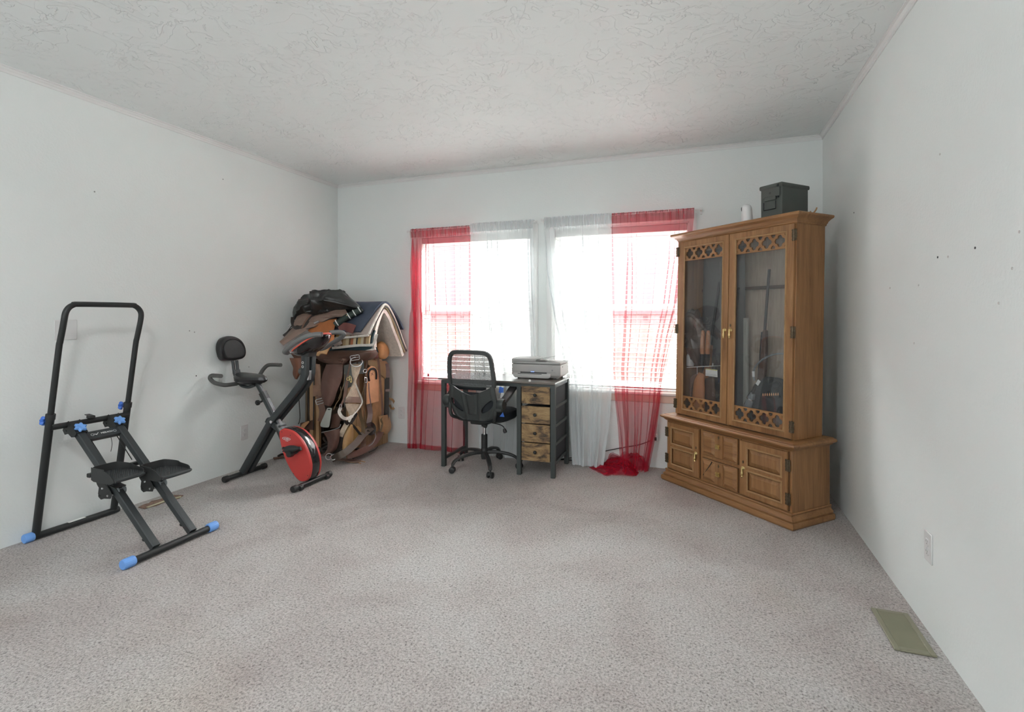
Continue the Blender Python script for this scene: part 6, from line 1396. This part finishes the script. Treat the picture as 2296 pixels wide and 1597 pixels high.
# ---- black roping tangle in the dark front of the stand
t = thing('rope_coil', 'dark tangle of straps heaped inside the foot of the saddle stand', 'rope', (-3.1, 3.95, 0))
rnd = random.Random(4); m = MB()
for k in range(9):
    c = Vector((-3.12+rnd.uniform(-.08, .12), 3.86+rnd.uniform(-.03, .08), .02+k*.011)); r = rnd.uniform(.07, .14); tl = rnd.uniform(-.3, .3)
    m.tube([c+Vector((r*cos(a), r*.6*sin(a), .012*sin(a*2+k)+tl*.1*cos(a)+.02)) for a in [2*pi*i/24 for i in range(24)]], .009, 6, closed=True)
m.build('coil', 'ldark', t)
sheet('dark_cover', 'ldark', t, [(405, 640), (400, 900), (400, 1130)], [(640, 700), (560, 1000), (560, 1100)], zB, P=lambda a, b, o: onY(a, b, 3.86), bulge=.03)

# ---- stack of pads on top: cross-sections along Y, extruded along X
def pad(m, sec, x0f, x1f, th, wob=.004, nx=20, seed=0):
    S = resample([(y, z, 0) for y, z in sec], 36)
    def fn(s, t):
        i = min(int(t*35), 34); p = S[i].lerp(S[i+1], t*35-i); xa, xb = x0f(t), x1f(t); x = xa+(xb-xa)*s
        w_ = wob*noise.noise(Vector((x*7, p.x*7, p.y*7+seed))); return Vector((x, p.x+w_-.02*(1-s)*0, p.y+w_+.0))
    m.grid(fn, nx, 60, th); return m
X1 = lambda t: -2.700-.015*math.sin(pi*t)
secs = [(3.905, .955), (3.900, 1.00), (3.905, 1.07), (3.935, 1.15), (3.985, 1.235), (4.030, 1.290), (4.075, 1.290), (4.14, 1.22), (4.22, 1.10), (4.29, .98), (4.345, .865)]
t = thing('fleece_pad', 'thick cream fleece saddle pad, lowest of the stacked pads', 'saddle pad', (-2.95, 4.1, .9), group='pads stacked on the saddle stand')
m = MB(); pad(m, secs, lambda t: -2.80-.30*(t > .4), lambda t: X1(t)+.004, .036, .006); m.build('pad_body', 'fleece', t)
strap('tie_cord', 'teal', t, [(1715, 1060), (1725, 1110), (1745, 1150)], zA, .010, P=lambda a, b, o: onX(a, b, -2.68))
t = thing('saddle_blanket', 'dark teal blanket edged in fleece hanging under the woven blanket', 'blanket', (-2.95, 4.0, .9), group='pads stacked on the saddle stand')
s2 = [(3.845, .925), (3.850, .97), (3.86, 1.04), (3.90, 1.12)]
m = MB(); pad(m, s2, lambda t: -3.17, lambda t: -2.700, .016, .003, 24, 4); m.build('blanket_body', 'teal', t)
strap('fleece_edge', 'fleece', t, [(885, 1152), (1050, 1140), (1200, 1150), (1330, 1168), (1500, 1140), (1690, 1090)], zA, .018, P=lambda a, b, o: onY(a, b, 3.832), th=.014)
t = thing('saddle_blanket', 'southwest striped woven blanket with cream edge hanging below the navy pad', 'blanket', (-2.95, 4.0, 1.0), group='pads stacked on the saddle stand')
s3 = [(3.822, .985), (3.825, 1.02), (3.835, 1.07), (3.865, 1.14), (3.92, 1.21), (3.985, 1.285), (4.035, 1.325), (4.09, 1.315), (4.16, 1.24), (4.24, 1.13), (4.33, .99), (4.40, .895)]
m = MB(); pad(m, s3, lambda t: -3.15, lambda t: -2.712+.006, .014, .004, 24, 7); m.build('blanket_body', 'navajo', t)
strap('fleece_edge', 'fleece', t, [(960, 1075), (1080, 1065), (1250, 1045), (1420, 1030), (1560, 1028), (1650, 1018), (1690, 950), (1720, 840)], zA, .022, P=lambda a, b, o: onY(a, b, 3.808), th=.016)
strap('lower_band', 'felt', t, [(980, 1020), (1040, 985), (1110, 960)], zA, .05, P=lambda a, b, o: onY(a, b, 3.80), th=.006)
t = thing('felt_pad', 'dusty mauve felt pad draped over the ridge between fleece and navy pad', 'saddle pad', (-2.95, 4.1, 1.1), group='pads stacked on the saddle stand')
s4 = [(3.805, 1.085), (3.815, 1.10), (3.855, 1.155), (3.915, 1.225), (3.985, 1.305), (4.035, 1.345), (4.09, 1.335), (4.17, 1.26), (4.26, 1.14), (4.35, 1.00), (4.405, .925)]
m = MB(); pad(m, s4, lambda t: -3.16, lambda t: -2.705, .016, .004, 24, 11); m.build('pad_body', 'felt', t)
e4 = [(-2.700, y, z) for y, z in s4]; m = MB(); m.tube(catmull([(x, y, z+.004) for x, y, z in e4], 4), .011, 8); m.build('fleece_binding', 'fleece', t)
m = MB(); m.tube([(-3.15+.05*k, 3.803-.002*(k % 2), 1.080-.0045*(9-k) if k < 9 else 1.082) for k in range(10)], .011, 8, smooth=3); m.build('fleece_binding', 'fleece', t)
m = MB(); m.tube(catmull([(-2.692, y, z-.020) for y, z in s4[1:]], 4), .0045, 6); m.build('dark_piping', 'slot', t)
t = thing('saddle_pad', 'navy blue saddle pad with maroon wear patches on top of the stack', 'saddle pad', (-2.95, 4.1, 1.2), group='pads stacked on the saddle stand')
s5 = [(3.785, 1.112), (3.85, 1.185), (3.915, 1.262), (3.975, 1.330), (4.035, 1.368), (4.10, 1.362), (4.18, 1.305), (4.27, 1.225), (4.365, 1.120)]
m = MB(); pad(m, s5, lambda t: -3.22, lambda t: -2.775+.075*min(1, t*2.0), .018, .004, 24, 15); pb = m.build('pad_body', 'navy', t)
strap('wear_leather', 'maroon', t, [(1040, 760), (1130, 735), (1220, 745), (1310, 775)], zA, .078, P=lambda a, b, o: flank(a, b, .0)+Vector((0, .020, .008)), th=.006)
sheet('embroidered_patch', 'greengrey', pb, [(1505, 570), (1510, 590)], [(1570, 540), (1580, 560)], zA, P=lambda a, b, o: onV(a, b, (-3.2, 3.925), (-2.6, 3.925)), off=0, bulge=0, th=.003, n=4)

# ---- saddlebags, bedroll and black bag over the near side
t = thing('bedroll', 'dark green roll with white rings tucked behind the brown saddlebag flap', 'roll', tuple(flank(*zA(1200, 600))))
a, b = flank(*zA(1030, 720), .03), flank(*zA(1490, 455), .03); m = MB(); m.tube([a, a.lerp(b, .5)+Vector((0, 0, .01)), b], .027, 14, smooth=4); rb = m.build('roll_body', 'greenroll', t)
for f_ in (.08, .52, .72, .92):
    c = a.lerp(b, f_)+Vector((0, 0, .008)); d = (b-a).normalized(); m = MB(); m.lathe([(.026, -.004), (.031, -.004), (.031, .004), (.026, .004)], c, tuple(d), 18); m.build('ring', 'white', rb)
t = thing('saddlebag', 'dusty brown leather saddlebags draped over the near saddle', 'saddlebag', tuple(flank(*zA(500, 850))))
sheet('suede_lining', 'lrust', t, [(560, 800), (600, 830), (700, 860), (760, 930), (800, 1020), (700, 1110), (650, 1180)], [(1050, 600), (1030, 700), (1005, 800), (1010, 900), (1000, 1020), (935, 1110), (880, 1220)], zA, P=flank, off=.02, bulge=.03, th=.006)
sheet('suede_lining', 'ltan', t, [(655, 1160), (690, 1225), (760, 1252)], [(930, 1110), (905, 1180), (885, 1222)], zA, P=flank, off=.03, bulge=.02, th=.008)
fl = sheet('flap', 'lflap', t, [(380, 700), (330, 780), (250, 870), (170, 960), (104, 1030)], [(1260, 590), (1040, 602), (830, 700), (560, 830), (165, 1090)], zA, P=flank, off=.045, bulge=.02, th=.005)
sheet('flap', 'lflap', t, [(700, 560), (560, 620), (400, 690), (380, 720)], [(1200, 440), (1270, 590), (1050, 600), (830, 700)], zA, P=flank, off=.052, bulge=.02, th=.005)
sheet('small_flap', 'lflap', t, [(430, 630), (395, 700), (378, 770), (400, 800)], [(730, 560), (650, 650), (590, 740), (500, 800)], zA, P=flank, off=.075, bulge=.015, th=.006)
strap('flap_edge', 'ldark', t, [(350, 640), (352, 740), (390, 810), (460, 822), (560, 775), (640, 680), (730, 570)], zA, .030, P=flank, off=.072, th=.008)
strap('divider', 'lmid', t, [(725, 570), (640, 660), (570, 760), (530, 850)], zA, .014, P=flank, off=.09)
strap('name_plate', 'slotg', t, [(718, 746), (755, 728), (795, 710)], zA, .012, P=flank, off=.075, th=.004)
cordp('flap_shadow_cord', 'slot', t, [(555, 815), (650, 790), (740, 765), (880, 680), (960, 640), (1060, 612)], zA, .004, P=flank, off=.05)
m = MB(); m.lathe([(0, 0), (.007, 0), (.005, .004), (0, .005)], flank(*zA(1262, 592), .06), (0, -.7, .6), 10); m.build('rivet', 'brass', t)
strap('side_strap', 'ldark', t, [(150, 905), (220, 850), (270, 790), (320, 720), (350, 650)], zA, .040, P=flank, off=.02, th=.012)
buckle(t, (290, 755), zA, .045, .028, .8, P=flank, off=.045)
sheet('under_flap', 'lbrown', t, [(230, 1150), (290, 1230), (330, 1290), (400, 1400)], [(640, 1100), (600, 1200), (560, 1300), (480, 1400)], zA, P=lambda a, b, o: onY(a, b, 3.70), bulge=.02)

t = thing('garbage_bag', 'bulging black plastic bag on top of the brown saddlebags', 'bag', tuple(onY(*zA(850, 450), 3.9)))
out = [(340, 545), (375, 480), (430, 410), (520, 310), (610, 225), (730, 160), (850, 126), (960, 125), (1060, 142), (1100, 118), (1140, 112), (1178, 165), (1240, 220), (1310, 300), (1370, 380), (1415, 440), (1300, 455), (1190, 462), (1050, 510), (900, 560), (760, 585), (640, 590), (520, 600), (420, 650), (370, 660), (345, 610)]
q = dense([onY(*zA(x, y), 3.86)+Vector((0, max(0, (x-700)/700*.06), 0)) for x, y in out], 4)
c = sum(q, Vector())/len(q); rs = []
R_ = 30
for k in range(R_):
    a = pi*(k+.4)/(R_-.2); s = sin(a)**.8; h = cos(a); rs.append([c+(p-c)*s+Vector((0, -1, .35)).normalized()*(h*(.19 if h > 0 else .14)) for p in q])
def crumple(p):
    d = (p-c); r = d.length or 1; dn = d/r; u = Vector((p.x*6, p.z*4, p.y*6))
    f1 = 1-abs(noise.noise(u*1.3+Vector((3, 1, 2))))*2.2; f2 = 1-abs(noise.noise(u*3.1))*2.0; f3 = noise.noise(u*8)
    it = max(0.0, 1-(r/.30)**2); return p+dn*(.010*f1+.006*f2+.003*f3-.008)+Vector((0, -.9, .3))*it*(.055*f1+.024*f2-.02)
m = MB(); m.rings([[crumple(p) for p in r] for r in rs]); m.build('bag_body', 'bag', t, smooth=50)
m = MB(); kn = onY(*zA(1135, 130), 3.87); m.lathe([(0, -.03), (.020, -.02), (.016, 0), (.024, .015), (.012, .022), (0, .018)], kn, (.2, 0, 1), 9); m.build('twisted_knot', 'bag', t)
